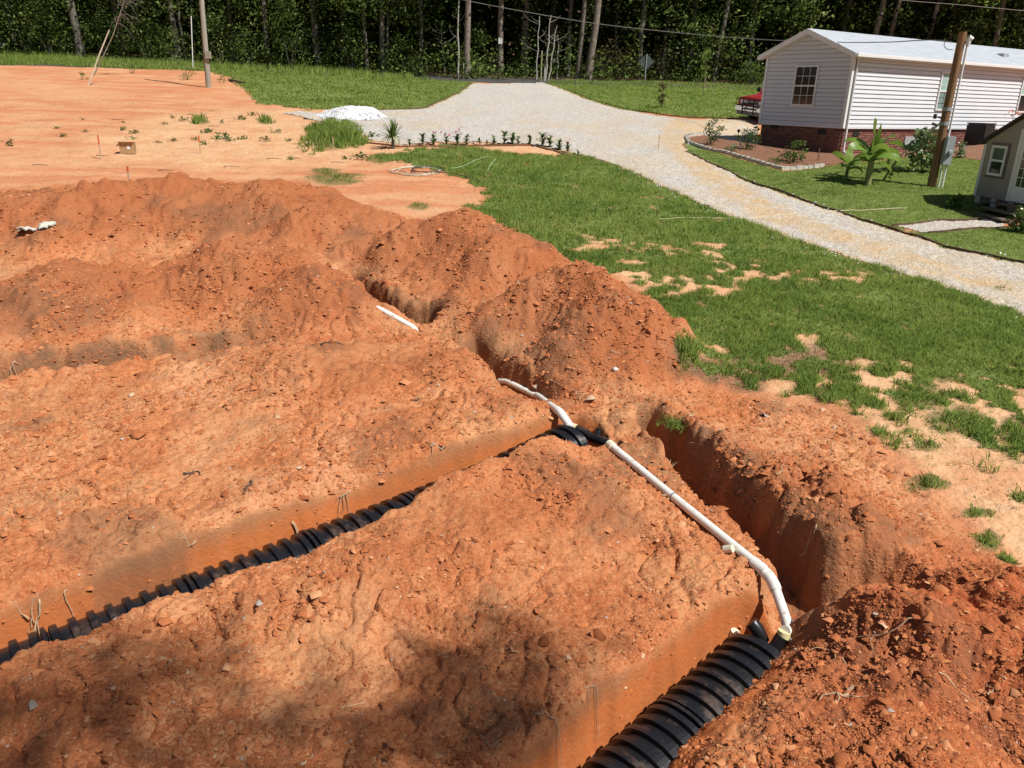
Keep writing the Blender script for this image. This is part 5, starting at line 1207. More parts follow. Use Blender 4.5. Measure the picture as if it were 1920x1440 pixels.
TR = [(158, 55.5, 15, -.025, H_[0], 'straight dark trunk behind the leaning stick at the left', M_BARK), (40, 57, 9, .0, L_[0], 'leafy tree at the far left end of the wood', M_BARK), (92, 60, 8, .02, L_[1], 'leafy tree between the far left end and the straight dark trunk', M_BARK),
      (232, 59, 9, .0, L_[2], 'leafy tree behind the tangle of dead branches', M_BARK), (341, 57.5, 11, -.06, H_[1], 'twin trunk left of the grey utility pole, leaning one', M_BARK), (351, 58.2, 9, -.02, None, 'twin trunk left of the grey utility pole, upright thinner one', M_BARK),
      (440, 60, 9, .03, L_[0], 'leafy tree just right of the grey utility pole', M_BARK), (505, 59, 9, .0, L_[2], 'leafy tree left of the bright sapling bush', M_BARK), (600, 60, 12, -.07, L_[1], 'dark leaning trunk right of the bright sapling bush', M_BARK),
      (690, 58.5, 7, -.05, H_[2], 'thin trunk leaning left beside the double trunk', M_BARK), (719, 59, 10, .0, H_[0], 'left stem of the double trunk over the far lawn', M_BARK), (729, 59.6, 9, .0, None, 'right stem of the double trunk over the far lawn', M_BARK),
      (645, 63, 9, .02, L_[0], 'dim leafy tree between the leaning trunk and the double trunk', M_BARK), (790, 62, 9, .0, L_[1], 'dim leafy tree left of the driveway mouth', M_BARK),
      (859, 58.2, 6, -.0, None, 'thin bleached dead trunk at the left of the driveway mouth', M_DEADW), (876, 59, 13, .0, P_[0], 'grey pine trunk beside the thin bleached dead one', M_PINE), (937, 63, 12, .0, P_[1], 'pine trunk with a white tag behind the road', M_PINE),
      (982, 64, 14, .01, Q_[0], 'reddish pine trunk between the white tag and the dead saplings', M_PINE), (1030, 66, 11, .03, P_[1], 'grey trunk behind the dead saplings', M_PINE), (1062, 63.5, 10, .02, Q_[1], 'slim grey trunk right of the dead saplings', M_BARK),
      (1084, 61.5, 11, .035, P_[0], 'left of the two sunlit pines leaning right', M_PINE), (1103, 61, 14, .075, P_[1], 'right of the two sunlit pines leaning right, the brightest trunk', M_PINE), (1150, 66, 8, .0, Q_[1], 'dim pine right of the two sunlit trunks', M_PINE),
      (1195, 64, 11, .02, H_[1], 'grey trunk just left of the diamond sign', M_BARK), (1240, 65, 7, .02, Q_[0], 'thin pale trunk right of the diamond sign', M_BARK), (1290, 66, 9, .0, L_[0], 'leafy tree with drooping branches right of the diamond sign', M_BARK),
      (1335, 63, 9, .10, L_[2], 'bent pale trunk under the drooping foliage', M_BARK), (1400, 65, 10, .0, L_[1], 'leafy tree left of the white house', M_BARK), (1470, 66, 9, .02, H_[2], 'leafy tree behind the gable of the house', M_BARK), (1565, 66, 9, .04, H_[0], 'slim trunk over the near part of the house roof', M_BARK),
      (1622, 64, 12, .06, P_[0], 'left pine trunk above the house roof', M_PINE), (1648, 64.5, 10, .08, Q_[0], 'second pine trunk above the house roof', M_PINE), (1722, 65, 8, .06, Q_[1], 'thin pale pine trunk left of the service pole top', M_DEADW), (1765, 66, 9, .0, Q_[0], 'yellowish pine left of the top of the service pole', M_PINE),
      (1850, 62, 10, .0, L_[1], 'bushy tree above the right part of the roof', M_BARK), (1905, 63, 10, .03, Q_[1], 'pine at the upper right corner', M_PINE), (1965, 61, 10, .0, L_[0], 'leafy tree past the right edge of the roof', M_BARK), (-40, 56, 10, .0, L_[2], 'leafy tree at the left frame edge', M_BARK)]
for u, Y, w, ln, cr, lb, bk in TR: tree(u, Y, w, ln, cr, lb, bk, height=17 if cr is not None else 9, scale=1.18)
for u, Y, w, ln, hh, lb in ((1005, 58.8, 5, .02, 4.5, 'straight bleached sapling, leftmost of the dead group'), (1022, 58.6, 6, .05, 4.6, 'tallest bleached sapling of the dead group by the mailbox'), (1028, 58.9, 5, .12, 3.9, 'bleached sapling with a side branch in the dead group'), (1045, 60.5, 4, -.02, 3.2, 'thin grey sapling right of the dead group'), (835, 60, 3, -.1, 3.4, 'crooked bleached twig left of the driveway mouth')):
    tree(u, Y, w, ln, None, lb, M_DEADW, 'dead tree', height=hh, group='dead saplings at the edge of the wood', name='dead_sapling')
tg = [o for o in COL.objects if o.get('label', '').startswith('pine trunk with a white tag')][0]
h_t = height_at(tg.location, 77); MB().box((-.16, -.33, h_t-.22), (.16, -.30, h_t+.22)).build('tag', M_TRIM, tg)
# bushes in front
def bush(u, Y, mesh_, s, label, group='bushes in front of the wood', sz=1.0, name='bush', mat=None):
    Y = edgeY(u, Y); s *= 1.2; q = PXY(u, 150, Y); root = empty(name, (q.x, Y, Z(q.x, Y))); tag(root, label, 'bush', group)
    c = link(bpy.data.objects.new('foliage', mesh_), root); c.scale = (s, s, s*sz); c.rotation_euler = (0, 0, u*.7)
    m = MB()
    for i in range(5): a = i*1.26+u; m.tube([(0, 0, -.1), (math.cos(a)*.25*s, math.sin(a)*.25*s, .7*s), (math.cos(a)*.5*s, math.sin(a)*.5*s, 1.5*s*sz)], [.03, .02, .008], 5)
    m.build('stems', M_BARK, root); return root
for u, Y, k, s, sz, lb in ((60, 54.5, 0, 1.7, .9, 'big round bush at far left of the wood edge'), (130, 55.5, 1, 1.1, .8, 'bush just left of the straight dark trunk'), (12, 53.5, 2, 1.3, .8, 'bush at the left frame edge'), (548, 55.5, 1, .95, 1.35, 'bright upright bush behind the far left lawn'),
                          (470, 57, 0, 1.0, .8, 'low bush right of the grey utility pole'), (900, 63.5, 2, .9, .9, 'low green bush by the tagged pine'), (1288, 62, 1, 1.3, 1.0, 'bush below the drooping foliage'), (1410, 60, 0, .8, .6, 'low bush beside the red truck'),
                          (100, 54.3, 1, 1.2, .9, 'sunlit bush right of the big round one at far left'), (205, 55, 2, 1.0, .8, 'sunlit bush behind the leaning stick'), (280, 55.3, 0, 1.2, .9, 'wide sunlit bush between the dead branches and the guy wire'), (330, 55.8, 1, .9, .8, 'small sunlit bush beside the twin trunk'), (415, 56.2, 2, 1.0, .9, 'sunlit bush behind the grey utility pole'), (660, 58, 0, 1.1, .9, 'wide bush left of the double trunk'), (755, 58.5, 1, .9, .8, 'bush right of the double trunk'), (1500, 62.5, 2, 1.3, 1.2, 'leafy bush behind the house gable')):
    bush(u, Y, BUSH[k], s, lb, sz=sz)
for u, Y, k, s, lb in ((1130, 61.5, 0, 1.0, 'brownish bush right of the two sunlit pines'), (1170, 62, 1, .9, 'brown brush between the sunlit pines and the diamond sign'), (1240, 62, 0, .9, 'withered reddish brush right of the diamond sign'), (785, 59.5, 1, .8, 'brown brush left of the driveway mouth'), (925, 63, 0, .6, 'withered low bush at the foot of the tagged pine'), (1340, 63, 1, 1.2, 'grey brown brush under the bent pale trunk')):
    bush(u, Y, BRUSH[k], s, lb, 'withered brush in front of the wood')
# undergrowth and the depth of the wood: one mass each
def mass(name, label, n, xr, yr, zfun, leaf, mat, seed, cl=18, rad=.5, tone=.3, rel=False):
    global rng
    keep_ = rng; rng = np.random.default_rng(seed); c = n//cl
    x = rng.uniform(*xr, c); y = rng.uniform(*yr, c)+(edge_x(x) if rel else 0); z = zfun(x, y, rng.random(c))
    P = np.repeat(np.stack([x, y, gridv(gz, x, y)+z], 1), cl, 0)+rng.standard_normal((c*cl, 3))*rad; t = np.repeat(rng.normal(tone, .14, c), cl)+rng.normal(0, .1, c*cl)
    V, F = leaves_np(P, leaf, .6, .1, 1.1, .2); o = np_mesh(name, V, F, mat, colors=dict(tone=np.repeat(np.clip(t, 0, 1), 4))); puff(o.data, V, np.repeat(np.repeat(np.stack([x, y, gridv(gz, x, y)+z], 1), cl, 0), 4, 0), rad); rng = keep_
    return tag(o, label, 'wood', None, 'stuff')
mass('undergrowth', 'dark leafy undergrowth along the foot of the wood', 42000, (-62, 62), (.4, 7), lambda x, y, r: .1+2.6*r*r*(1+.6*np.sin(x*.9)+.5*np.sin(x*2.3))*np.where(x < -12, 1.25, .75), .25, M_TREE, 31, 18, .38, .36, True)
mass('deep_wood', 'dark depth of the wood behind the front trees', 70000, (-75, 75), (10, 20), lambda x, y, r: .3+14*r, .72, M_TREE, 33, 14, .8, .40, True)
mass('wood_canopy', 'high leafy canopy of the wood above the picture', 60000, (-70, 75), (11, 22), lambda x, y, r: 10.5+8*r, .75, M_TREE, 35, 14, 1.1, .35, True)
mass('deep_wood', 'farthest dark part of the wood', 40000, (-110, 110), (22, 32), lambda x, y, r: .3+15*r, 1.3, M_TREE, 37, 10, 1.2, .30, True)
# weeds at the wood's edge on the left
x, y = scatter(14000, -52, -8, 50, 78, lambda x, y: gridv(ff, x, y)*np.clip((y-edge_x(x)+5)/4, 0, 1)); blades('tall_weeds', x, y, np.full(len(x), .5), .05, M_GRASS, 'tall weeds where the left lawn meets the wood', 'weeds', 'stuff', 4, .2, .4, 1, np.full(len(x), .42))
# ------------------------------------------------------------------ tree behind the viewer that shades the near bank
def shade_tree():
    root = empty('shade_tree', (15.5, -9.5, Z(15.5, -9.5))); tag(root, 'tall leafy tree behind the viewer whose crown dapples the near bank', 'tree')
    MB().tube([(0, 0, -.3), (-.1, .1, 8), (-.3, .2, 16), (-.5, .3, 25)], [.36, .30, .2, .07], 10).build('trunk', M_BARK, root, smooth=True)
    m = MB(); P = []
    for (gx, gy, h, r, n) in SHADE:
        # a leafy bough above the ground point gx, gy along the sun's direction
        h = h+15; q = Vector((gx, gy, SLOPE*gy))+sdir*(h/sdir.z)-root.location
        m.tube([(-.4, .3, q.z-3), (q.x*.5, q.y*.5, q.z-.9), tuple(q)], [.05, .03, .01], 6)
        P.append(np.array(q)+rng.standard_normal((n, 3))*np.array([r, r, r*.6]))
    m.build('branches', M_BARK, root); leaf_obj('foliage', np.concatenate(P), .19, M_TREE, root, .6, .1)
PXs = lambda u, v: tuple(PX(u, v))
SHADE = [(*PXs(a, b), h, r, n) for a, b, h, r, n in ((120, 1340, 9, .46, 140), (230, 1400, 9, .42, 120), (60, 1430, 9, .5, 170), (290, 1290, 9, .28, 46), (150, 1240, 9.5, .26, 40), (450, 1420, 9, .42, 110), (600, 1435, 9, .45, 120), (760, 1440, 9, .45, 140),
         (905, 1290, 9.5, .38, 130), (960, 1235, 9.5, .26, 60), (860, 1400, 9, .40, 130), (980, 1390, 9, .30, 70), (640, 1340, 9.5, .25, 26), (885, 1185, 10, .16, 16), (1050, 1230, 10, .2, 20), (380, 1240, 10, .2, 18))]
shade_tree()
# ------------------------------------------------------------------ left side: poles, sticks, box
pl = ground(391, 164)
up = empty('utility_pole', pl); tag(up, 'grey weathered utility pole standing at the edge of the red clay bank', 'utility pole')
k = pxm(pl); top = height_at(pl, 0)
tpx = PXY(378, 0, pl.y); lx = (tpx.x-pl.x)/top
MB().tube([(0, 0, -.4), (lx*4.5, 0, 4.5), (lx*9.5, 0, 9.5)], [.165, .14, .12], 14).build('shaft', M_WOODG, up, smooth=True)
h_ = height_at(pl, 103); MB().box((.08, -.25, h_-.2), (.36, -.02, h_+.2)).build('box', M_WOODG, up)
gw = ground(362, 131); ga = PXY(357, -6, gw.y+.2)-gw
go = empty('guy_wire', gw); tag(go, 'thin guy wire with a white sleeve left of the grey pole', 'guy wire')
MB().tube([(0, 0, -.1), tuple(ga*1.6)], .012, 5).build('wire', M_CABLE, go); MB().tube([tuple(ga*.02), tuple(ga*.74)], .035, 7).build('sleeve', M_TRIM, go, smooth=True)
ps = ground(163, 160); pt = PXY(205, 56, ps.y+.3)-ps
MB().tube([(0, 0, -.2), tuple(pt*.5), tuple(pt)], [.05, .042, .03], 8).build('leaning_stick', plain('peeled_wood', (.66, .60, .48), .8), smooth=True).location = ps
tag(bpy.data.objects['leaning_stick'], 'pale bare stick leaning on the clay bank at the left', 'stick')
dt = empty('dead_tree', ground(174, 142)); tag(dt, 'tangle of bare grey branches hanging above the leaning stick', 'dead tree')
base = Vector(dt.location); P0 = PXY(212, 66, base.y)-base; P1 = PXY(240, -20, base.y)-base
MB().tube([(0, 0, -.1), tuple(P0), tuple(P1), tuple(P1*1.7)], [.035, .03, .028, .02], 7).build('trunk', plain('grey_dead_stem', (.28, .25, .22), .9), dt, smooth=True)
m = MB(); R = random.Random(4)
for i in range(40):
    t = R.uniform(.25, 1.0); s = P0.lerp(P1, t); a = R.uniform(0, 6.28); l = R.uniform(.5, 1.6); pts = [s]; cur = s.copy(); dz = R.uniform(-.2, .6)
    for j in range(5): a += R.uniform(-.6, .6); dz -= R.uniform(-.1, .55); cur = cur+Vector((math.cos(a)*.8+.15, math.sin(a)*.5, dz))*l/5; pts.append(cur.copy())
    m.tube(pts, [.017, .014, .011, .008, .006, .004], 4, cap=False)
m.build('branches', plain('grey_twig', (.20, .18, .155), .9), dt)
shrub(352, 150, 18, 34, 'grey green weed bush at the foot of the guy wire', M_PALE, 160, .10, group='weeds by the clay bank')
o = MB().tube([(0, 0, .05), (.5, -.6, .02), (1.0, -1.0, -.05), (1.5, -1.3, -.1)], [.07, .07, .06, .03], 7).build('fallen_branch', plain('dark_bark', (.055, .04, .032), .9), smooth=True); o.location = ground(430, 152); tag(o, 'dark fallen branch where the lawn meets the clay bank', 'branch')
for u, v, lb in ((420, 155, 'scraggly weed right of the grey pole'), (154, 150, 'small green weed left of the leaning stick'), (250, 138, 'yellowish weeds at the lawn edge left of the guy wire')): shrub(u, v, 13, 24, lb, M_LEAF, 60, .09, 'weed', group='weeds by the clay bank', stems=3, cat='weed')
# cardboard box
M_CARD = plain('cardboard', (.40, .25, .13), .85, .1, 6); pb = ground(241, 288); k = pxm(pb); w = 25*k/2
bx = empty('cardboard_box', pb, .25); tag(bx, 'open cardboard box lying on the bare clay flat', 'box'); hb = 19*k*1.02
m = MB(); t = .012
m.box((-w, -w*.8, 0), (w, -w*.8+t, hb)).box((-w, w*.8-t, 0), (w, w*.8, hb)).box((-w, -w*.8+t, 0), (-w+t, w*.8-t, hb)).box((w-t, -w*.8+t, 0), (w, w*.8-t, hb)).box((-w+t, -w*.8+t, 0), (w-t, w*.8-t, t)); m.build('carton', M_CARD, bx)
for s_, nm in ((-1, 1), (1, 1)): MB().add([(-w, s_*w*.8, hb), (w, s_*w*.8, hb), (w*1.02, s_*w*.8*(1.5 if s_ < 0 else .2), hb+(.05 if s_ < 0 else .02)), (-w*1.02, s_*w*.8*(1.5 if s_ < 0 else .2), hb+(.05 if s_ < 0 else .02))], ((0, 1, 2, 3),)).build('flap', M_CARD, bx)
MB().add([(-w-.001, -w*.8, hb), (-w, w*.8, hb), (-w*1.5, w*.75, hb-.12), (-w*1.5, -w*.75, hb-.12)], ((0, 1, 2, 3),)).build('flap', M_CARD, bx)
MB().box((w*.05, -w*.8-.004, hb*.45), (w*.45, -w*.8-.001, hb*.75)).build('label', M_TRIM, bx)
# survey stakes and string
M_ORG = plain('orange_paint', (.62, .14, .05), .6); M_STAKE = plain('stake_wood', (.55, .40, .25), .85)
def stake(u, v, vt, label, tip=True, r=.016, mat=None, cat='stake', group='stakes in the yard'):
    p = ground(u, v); h = height_at(p, vt); root = empty('stake', p); tag(root, label, cat, group)
    MB().box((-r, -r, -.1), (r, r, h*(.62 if tip else 1))).build('shaft', mat or M_STAKE, root)
    if tip: MB().box((-r*1.1, -r*1.1, h*.62), (r*1.1, r*1.1, h)).build('painted_tip', M_ORG, root)
    return root, h
stake(190, 299, 253, 'orange stake left of the cardboard box'); stake(376, 288, 254, 'orange tipped stake right of the cardboard box among weeds'); s3, hs3 = stake(242, 338, 312, 'orange stake at the end of the pink string')
stake(625, 278, 257, 'pale stake in front of the bushy grass clump', False); stake(1234, 283, 252, 'thin pale stake in the gravel by the lane edge', False); stake(1533, 303, 278, 'rusty stake in the garden bed by the brick wall', False, .014, plain('rust', (.22, .10, .06), .9))
e = s3.location+Vector((0, 0, hs3*.55)); f_ = ground(-90, 361)+Vector((0, 0, .2))
o = MB().tube([(0, 0, 0), tuple((f_-e)*.5+Vector((0, 0, -.05))), tuple(f_-e)], .007, 5).build('string_line', plain('pink_string', (.72, .30, .22), .7)); o.location = e; tag(o, 'pink string line stretched across the left clay flat', 'string')
# gravel pile
pg_ = ground(655, 222); k = pxm(pg_); V = []; n = 40; F = []
for i in range(n):
    for j in range(n):
        a, b = i/(n-1)*2-1, j/(n-1)*2-1; r = math.hypot(a, b); hgt = 21*k*max(0, 1-r**1.6)*(1+.12*math.sin(a*4+1)) + 10*k*max(0, .4-math.hypot(a-.55, b-.1))*2
        V.append((a*76*k, b*64*k, max(-.1, hgt-.03)))
V = np.array(V); V[:, 2] += .05*fbm(V[:, 0]*2.5, V[:, 1]*2.5, 601, 4)+.04*lumps(V[:, 0]*6, V[:, 1]*6, 605, .7)
for i in range(n-1):
    for j in range(n-1): a = i*n+j; F.append((a, a+n, a+n+1, a+1))
wg = NT('white_stone', .9, .2); vv = wg.vor(22, out='Color'); sp_ = wg.n('ShaderNodeSeparateColor'); wg.l(vv, sp_.inputs[0]); wg.color(wg.ramp(sp_.outputs[0], [(0, (.55, .55, .56)), (1, (.88, .88, .89))])); wg.bump(wg.vor(22), .9, .03)
gp_ = empty('gravel_pile', pg_+Vector((0, .5, 0))); tag(gp_, 'heap of clean white gravel beside the far left lawn', 'gravel pile')
np_mesh('heap', V, np.array(F), wg.m, gp_, smooth=True)
n = 1500; a = rng.uniform(0, 6.28, n); r = rng.random(n)**.6*1.15; x, y = np.cos(a)*r*76*k, np.sin(a)*r*64*k; z = np.maximum(0, 21*k*(1-np.minimum(r, 1)**1.6))
Vs = (I1[None]+.35*rng.standard_normal((n, 6, 3)))*(.03*np.exp(rng.normal(0, .3, n)))[:, None, None]+np.stack([x, y, z], 1)[:, None, :]
tag(np_mesh('stones', Vs.reshape(-1, 3), (F1[None]+(np.arange(n)*6)[:, None, None]).reshape(-1, 3), wg.m, gp_), kind='stuff')
# weeds of the clay flat, nothing tells them apart
wp = []
for k_ in range(4):
    P, t = clumps(6, 9, .045, lambda: (rng.normal(0, .09), rng.normal(0, .09), rng.uniform(.02, .14))); P[:, 2] = np.maximum(P[:, 2], .0)
    o = leaf_obj('weed', P, .09, M_LEAF if k_ < 3 else M_PALE, tone=t); wp.append(o.data); bpy.data.objects.remove(o, do_unlink=True)
for (u, v, s) in ((345, 228, 1.3), (423, 262, 1.9), (455, 224, 1.5), (472, 217, 1.2), (417, 230, .9), (383, 272, 1.2), (388, 250, 1.3), (366, 263, .8), (454, 262, 1.2), (497, 265, 1.2), (574, 274, 1.2), (230, 245, 1.2), (250, 250, 1.1), (160, 248, .8), (118, 257, 1.1), (108, 242, .7), (20, 273, 1.3),
                  (310, 233, .8), (323, 222, 1.0), (232, 230, .6), (298, 268, .7), (325, 266, 1.0), (250, 262, .9), (520, 250, 1.2), (545, 300, .9), (700, 258, 1.5), (674, 300, 1.6), (155, 225, .6), (540, 265, .8), (650, 298, .8), (395, 247, 1.0), (405, 262, 1.1), (432, 265, 1.2)):
    o = bpy.data.objects.new('weed', wp[rng.integers(4)]); o.location = ground(u, v)-Vector((0, 0, .01)); o.scale = (s*.8,)*3; o.rotation_euler = (0, 0, rng.uniform(0, 6.28)); link(o); tag(o, 'small green weed sprouting from the bare clay flat', 'weed', 'weeds scattered over the clay flat')
# dead twigs lying on the flat
tw = MB().tube([(0, 0, .01), (.22, .05, .02), (.5, 0, .012)], [.012, .010, .005], 5).mesh('twig', M_DARKST)
for u, v, a in ((420, 313, .2), (500, 298, .1), (540, 297, .0), (295, 320, -.1), (60, 310, .1), (210, 225, .3), (350, 215, .2), (620, 305, 0), (180, 292, -.2), (390, 237, .1)):
    o = bpy.data.objects.new('twig', tw); o.location = ground(u, v); o.rotation_euler = (0, 0, a); link(o); tag(o, 'small dark twig lying flat on the bare clay', 'twig', 'twigs on the clay flat')
# spiky plant
py_ = ground(737, 279); k = pxm(py_); Ls = []
for i in range(46): th = rng.uniform(.1, 1.5); Ls.append((18*k+rng.uniform(-.06, .08), rng.uniform(0, 6.28), 34*k*rng.uniform(.8, 1.1), .06, th, .35))
yu = strap_plant('yucca', py_, Ls, M_LEAF, 'spiky yucca with a skirt of drooping leaves at the edge of the gravel', 'yucca', (22*k, .07, M_BARK), tone=.55)
for i in range(26):
    V, F = paddle(28*k*rng.uniform(.7, 1.1), .055, rng.uniform(.1, .6), 2.1); a = rng.uniform(0, 6.28); ca, sa = math.cos(a), math.sin(a)
    o = np_mesh('dry_leaf', np.array([(x*ca-y*sa, x*sa+y*ca, z+18*k) for x, y, z in V]), np.array(F), M_PALE, yu, colors=dict(tone=np.full(len(V), float(rng.uniform(.4, 1)))))
# flower row
FR = [(768, 274, 16, 0), (792, 273, 23, 0), (813, 272, 23, 1), (837, 271, 17, 2), (857, 271, 24, 2), (875, 272, 21, 0), (887, 272, 9, 0), (899, 272, 13, 0), (913, 272, 10, 0), (926, 272, 18, 0), (946, 272, 25, 0), (961, 271, 23, 0), (971, 272, 18, 0), (993, 272, 20, 0), (1016, 275, 28, 0), (1030, 278, 22, 1), (1048, 282, 22, 0), (1064, 287, 20, 1), (1083, 294, 14, 0)]
FLB = ['small budding stalk next to the yucca', 'first full lily plant right of the yucca', 'lily plant with a faint pink bud left of the bright blooms', 'low lily plant with rosy pink bloom', 'lily plant with the brightest pink bloom', 'plain lily plant right of the brightest bloom', 'tiny sprout in the gap of the flower row, leftmost', 'small sprout in the gap of the flower row, taller', 'tiny sprout in the gap of the flower row, rightmost', 'dark leaved lily plant in the middle of the row',
       'broad lily plant in the middle of the row', 'thin upright lily plant beside the broad one', 'slanting lily plant right of the thin upright one', 'lily plant left of the tallest one', 'tallest lily plant of the row', 'lily plant with a small pink tip right of the tallest', 'lily plant on the bend of the flower row', 'lily plant with a reddish bud near the right end of the row', 'last small plant at the right end of the flower row']
for (u, v, hp, fl), lb in zip(FR, FLB):
    p = ground(u, v); k = pxm(p); n = int(9+hp*.5); Ls = [(hp*k*.75*rng.uniform(.05, 1), rng.uniform(0, 6.28), hp*k*.55*rng.uniform(.7, 1.2), hp*k*.22, rng.uniform(.3, 1.1), 1.0) for _ in range(n)]
    r_ = strap_plant('lily_plant', p, Ls, M_LEAF, lb, 'flower', (hp*k*.95, .010, M_STEM), 'row of lilies along the gravel', tone=.42)
    if fl:
        P = np.array([0, 0, hp*k*.98])+rng.standard_normal((fl*9, 3))*np.array([.045, .045, .035])*fl*.9; V, F = leaves_np(P, .075, .8, .2); np_mesh('blossom', V, F, M_PINK, r_)
strip([(690, 268), (760, 276), (860, 274), (1000, 274), (1045, 283), (1090, 298)], 'low soil kerb under the flower row', .05, .16, M_BED, 'soil_kerb', 'soil kerb')
# hoses
def hose(pix, label, mat, r=.014, lift=.012, name='garden_hose', smooth_n=8):
    P = [ground(*q) for q in pix]; out = []
    for i in range(len(P)-1):
        a, b, c, d = P[max(i-1, 0)], P[i], P[i+1], P[min(i+2, len(P)-1)]
        for t in np.linspace(0, 1, smooth_n)[:-1]:
            t = float(t); q = .5*((2*b)+(c-a)*t+(2*a-5*b+4*c-d)*t*t+(3*b-a-3*c+d)*t**3); q.z = Z(q.x, q.y)+lift; out.append(q)
    out.append(P[-1]+Vector((0, 0, lift))); o0 = out[0].copy(); o = MB().tube([q-o0 for q in out], r, 6).build(name, mat, smooth=True); o.location = o0; return tag(o, label, 'hose')
M_HOSE = plain('beige_hose', (.56, .50, .38), .5, .1, 6); M_HOSED = plain('dark_hose', (.07, .065, .055), .5); M_HOSEG = plain('pale_green_hose', (.45, .58, .34), .5)
cp = []
for i in range(40):
    a = i*.62; cp.append((782+math.cos(a)*(52-.5*i+5*math.sin(i*1.7))*(1 if i % 9 else .8), 322-math.sin(a)*(7.5+1.5*math.sin(i))+.6*math.sin(i*.5)))
hose(cp, 'coil of beige hose on the red clay', M_HOSE, .014, .03, smooth_n=5)
cp = [(800+math.cos(i*.8)*(30+4*math.sin(i)), 321-math.sin(i*.8)*6) for i in range(14)]+[(840, 328), (862, 332), (885, 337), (898, 343)]
hose(cp, 'dark hose tangled in the beige coil and trailing to the lawn', M_HOSED, .013, .06, smooth_n=5)
hose([(845, 319), (862, 317), (880, 309), (893, 303), (910, 298), (925, 298), (928, 302), (920, 312), (914, 325)], 'pale green hose looping over the lawn', M_HOSEG, .010, .06)
hose([(1235, 414), (1262, 412), (1300, 411), (1340, 412), (1392, 411), (1440, 408), (1490, 403), (1550, 400), (1592, 397), (1640, 396), (1700, 393)], 'long pale hose lying straight across the gravel lane', plain('cream_hose', (.55, .47, .30), .6), .014, .035)
# ------------------------------------------------------------------ roadside: sign, mailbox, posts
p = ground(1209, 153); h1 = height_at(p, 101); k = pxm(p)
sg = empty('road_sign', p); tag(sg, 'grey back of a diamond road sign on a post beyond the far lawn', 'road sign'); s_ = 14.5*k; hc = height_at(p, 116)
MB().box((-.03, -.03, -.2), (.03, .03, h1)).build('post', M_GREYM, sg)
o = MB().prism([(s_, 0), (s_*.06, s_*.94), (-s_*.06, s_*.94), (-s_, 0), (-s_*.06, -s_*.94), (s_*.06, -s_*.94)], .012, Matrix.Translation((0, .035, hc))).build('panel', plain('sign_back', (.09, .11, .105), .6, .1, 4), sg)
p = ground(1021, 152); k = pxm(p); mbx = empty('mailbox', p); tag(mbx, 'black mailbox on a pale post beside the driveway mouth', 'mailbox')
hm = height_at(p, 121); MB().box((-.06, -.06, -.2), (.06, .06, hm)).build('post', M_DEADW, mbx)
MB().add([(x, y, hm+z) for y in (-.28, .28) for x, z in ((-.11, 0), (.11, 0), (.11, .16), (.07, .24), (0, .27), (-.07, .24), (-.11, .16))], [tuple(range(7)), tuple(range(7, 14))[::-1]]+[(i, i+7, (i+1) % 7+7, (i+1) % 7) for i in range(7)]).build('box', M_DARK, mbx)
for u, v, vt, r, mt, lb in ((1014, 153, 95, .05, plain('mossy_post', (.34, .36, .20), .8), 'thin greenish post at the right of the driveway mouth'), (869, 149, 118, .045, M_DEADW, 'short pale post at the left of the driveway mouth'), (1430, 172, 151, .10, M_TRIM, 'white post behind the red truck')):
    p = ground(u, v); h = height_at(p, vt); o = MB().tube([(0, 0, -.2), (0, 0, h)], r, 8).build('post', mt); o.name = 'roadside_post'; o.location = p; tag(o, lb, 'post')
for u, v, hp, wp_, lb, mt in ((1240, 203, 40, 13, 'small dark shrub standing on the far right lawn', M_BROWNL), (1318, 178, 76, 20, 'staked young sapling on the far right lawn', M_TREE)):
    p = ground(u, v); k = pxm(p); root = empty('sapling', p); tag(root, lb, 'sapling', 'young plants on the far right lawn')
    P, t = clumps(16, 14, wp_*k*.16, lambda: (rng.normal(0, wp_*k*.2), rng.normal(0, wp_*k*.2), hp*k*rng.uniform(.15 if hp < 50 else .42, 1))); leaf_obj('foliage', P, .14, mt, root, tone=t+.1)
    MB().tube([(0, 0, -.1), (.03, 0, hp*k*.5), (0, 0, hp*k*.95)], [.03, .022, .01], 6).build('stem', M_BARK, root)
    if hp > 50: MB().tube([(.0, 0, -.1), (.05, 0, 1.1)], .025, 5).tube([(.05, 0, 1.0), (.9, .2, .05)], .012, 4).build('support', M_STAKE, root)
# ------------------------------------------------------------------ plants by the house
WHITEF = (plain('white_petal', (.75, .73, .70), .6), 14, .06)
shrub(1333, 272, 46, 40, 'rose bush with small blooms at the tip of the garden bed', M_LEAF, 520, .085, flower=(plain('rose_petal', (.60, .30, .30), .6), 12, .06), group='shrubs in the garden bed')
shrub(1399, 281, 36, 40, 'rounded white flowering bush in the middle of the garden bed', M_LEAF, 480, .085, flower=WHITEF, group='shrubs in the garden bed')
shrub(1487, 305, 42, 48, 'light green bush in front of the brick wall', M_LEAF, 420, .10, group='shrubs in the garden bed', tone=.2)
shrub(1416, 262, 24, 20, 'small dark bush against the left corner of the house', M_LEAF, 200, .08, group='shrubs in the garden bed')
shrub(1452, 310, 12, 30, 'low ground cover patch near the block border', M_LEAF, 120, .07, group='shrubs in the garden bed'); shrub(1372, 285, 14, 30, 'low pale plants along the curved block border', M_PALE, 160, .07, group='shrubs in the garden bed')
shrub(1728, 322, 74, 62, 'tall shrub with pale drooping leaves behind the service pole', M_PALE, 560, .22, stems=7)
shrub(1800, 297, 30, 26, 'pale flowering bush left of the air conditioner', M_PALE, 260, .10, flower=WHITEF)
shrub(1789, 392, 24, 34, 'dark leafy plant in a black pot by the shed corner', M_LEAF, 260, .09)
shrub(1914, 436, 46, 50, 'bush with cream flowers beside the shed steps', M_LEAF, 520, .10, flower=(M_CREAM, 12, .07))
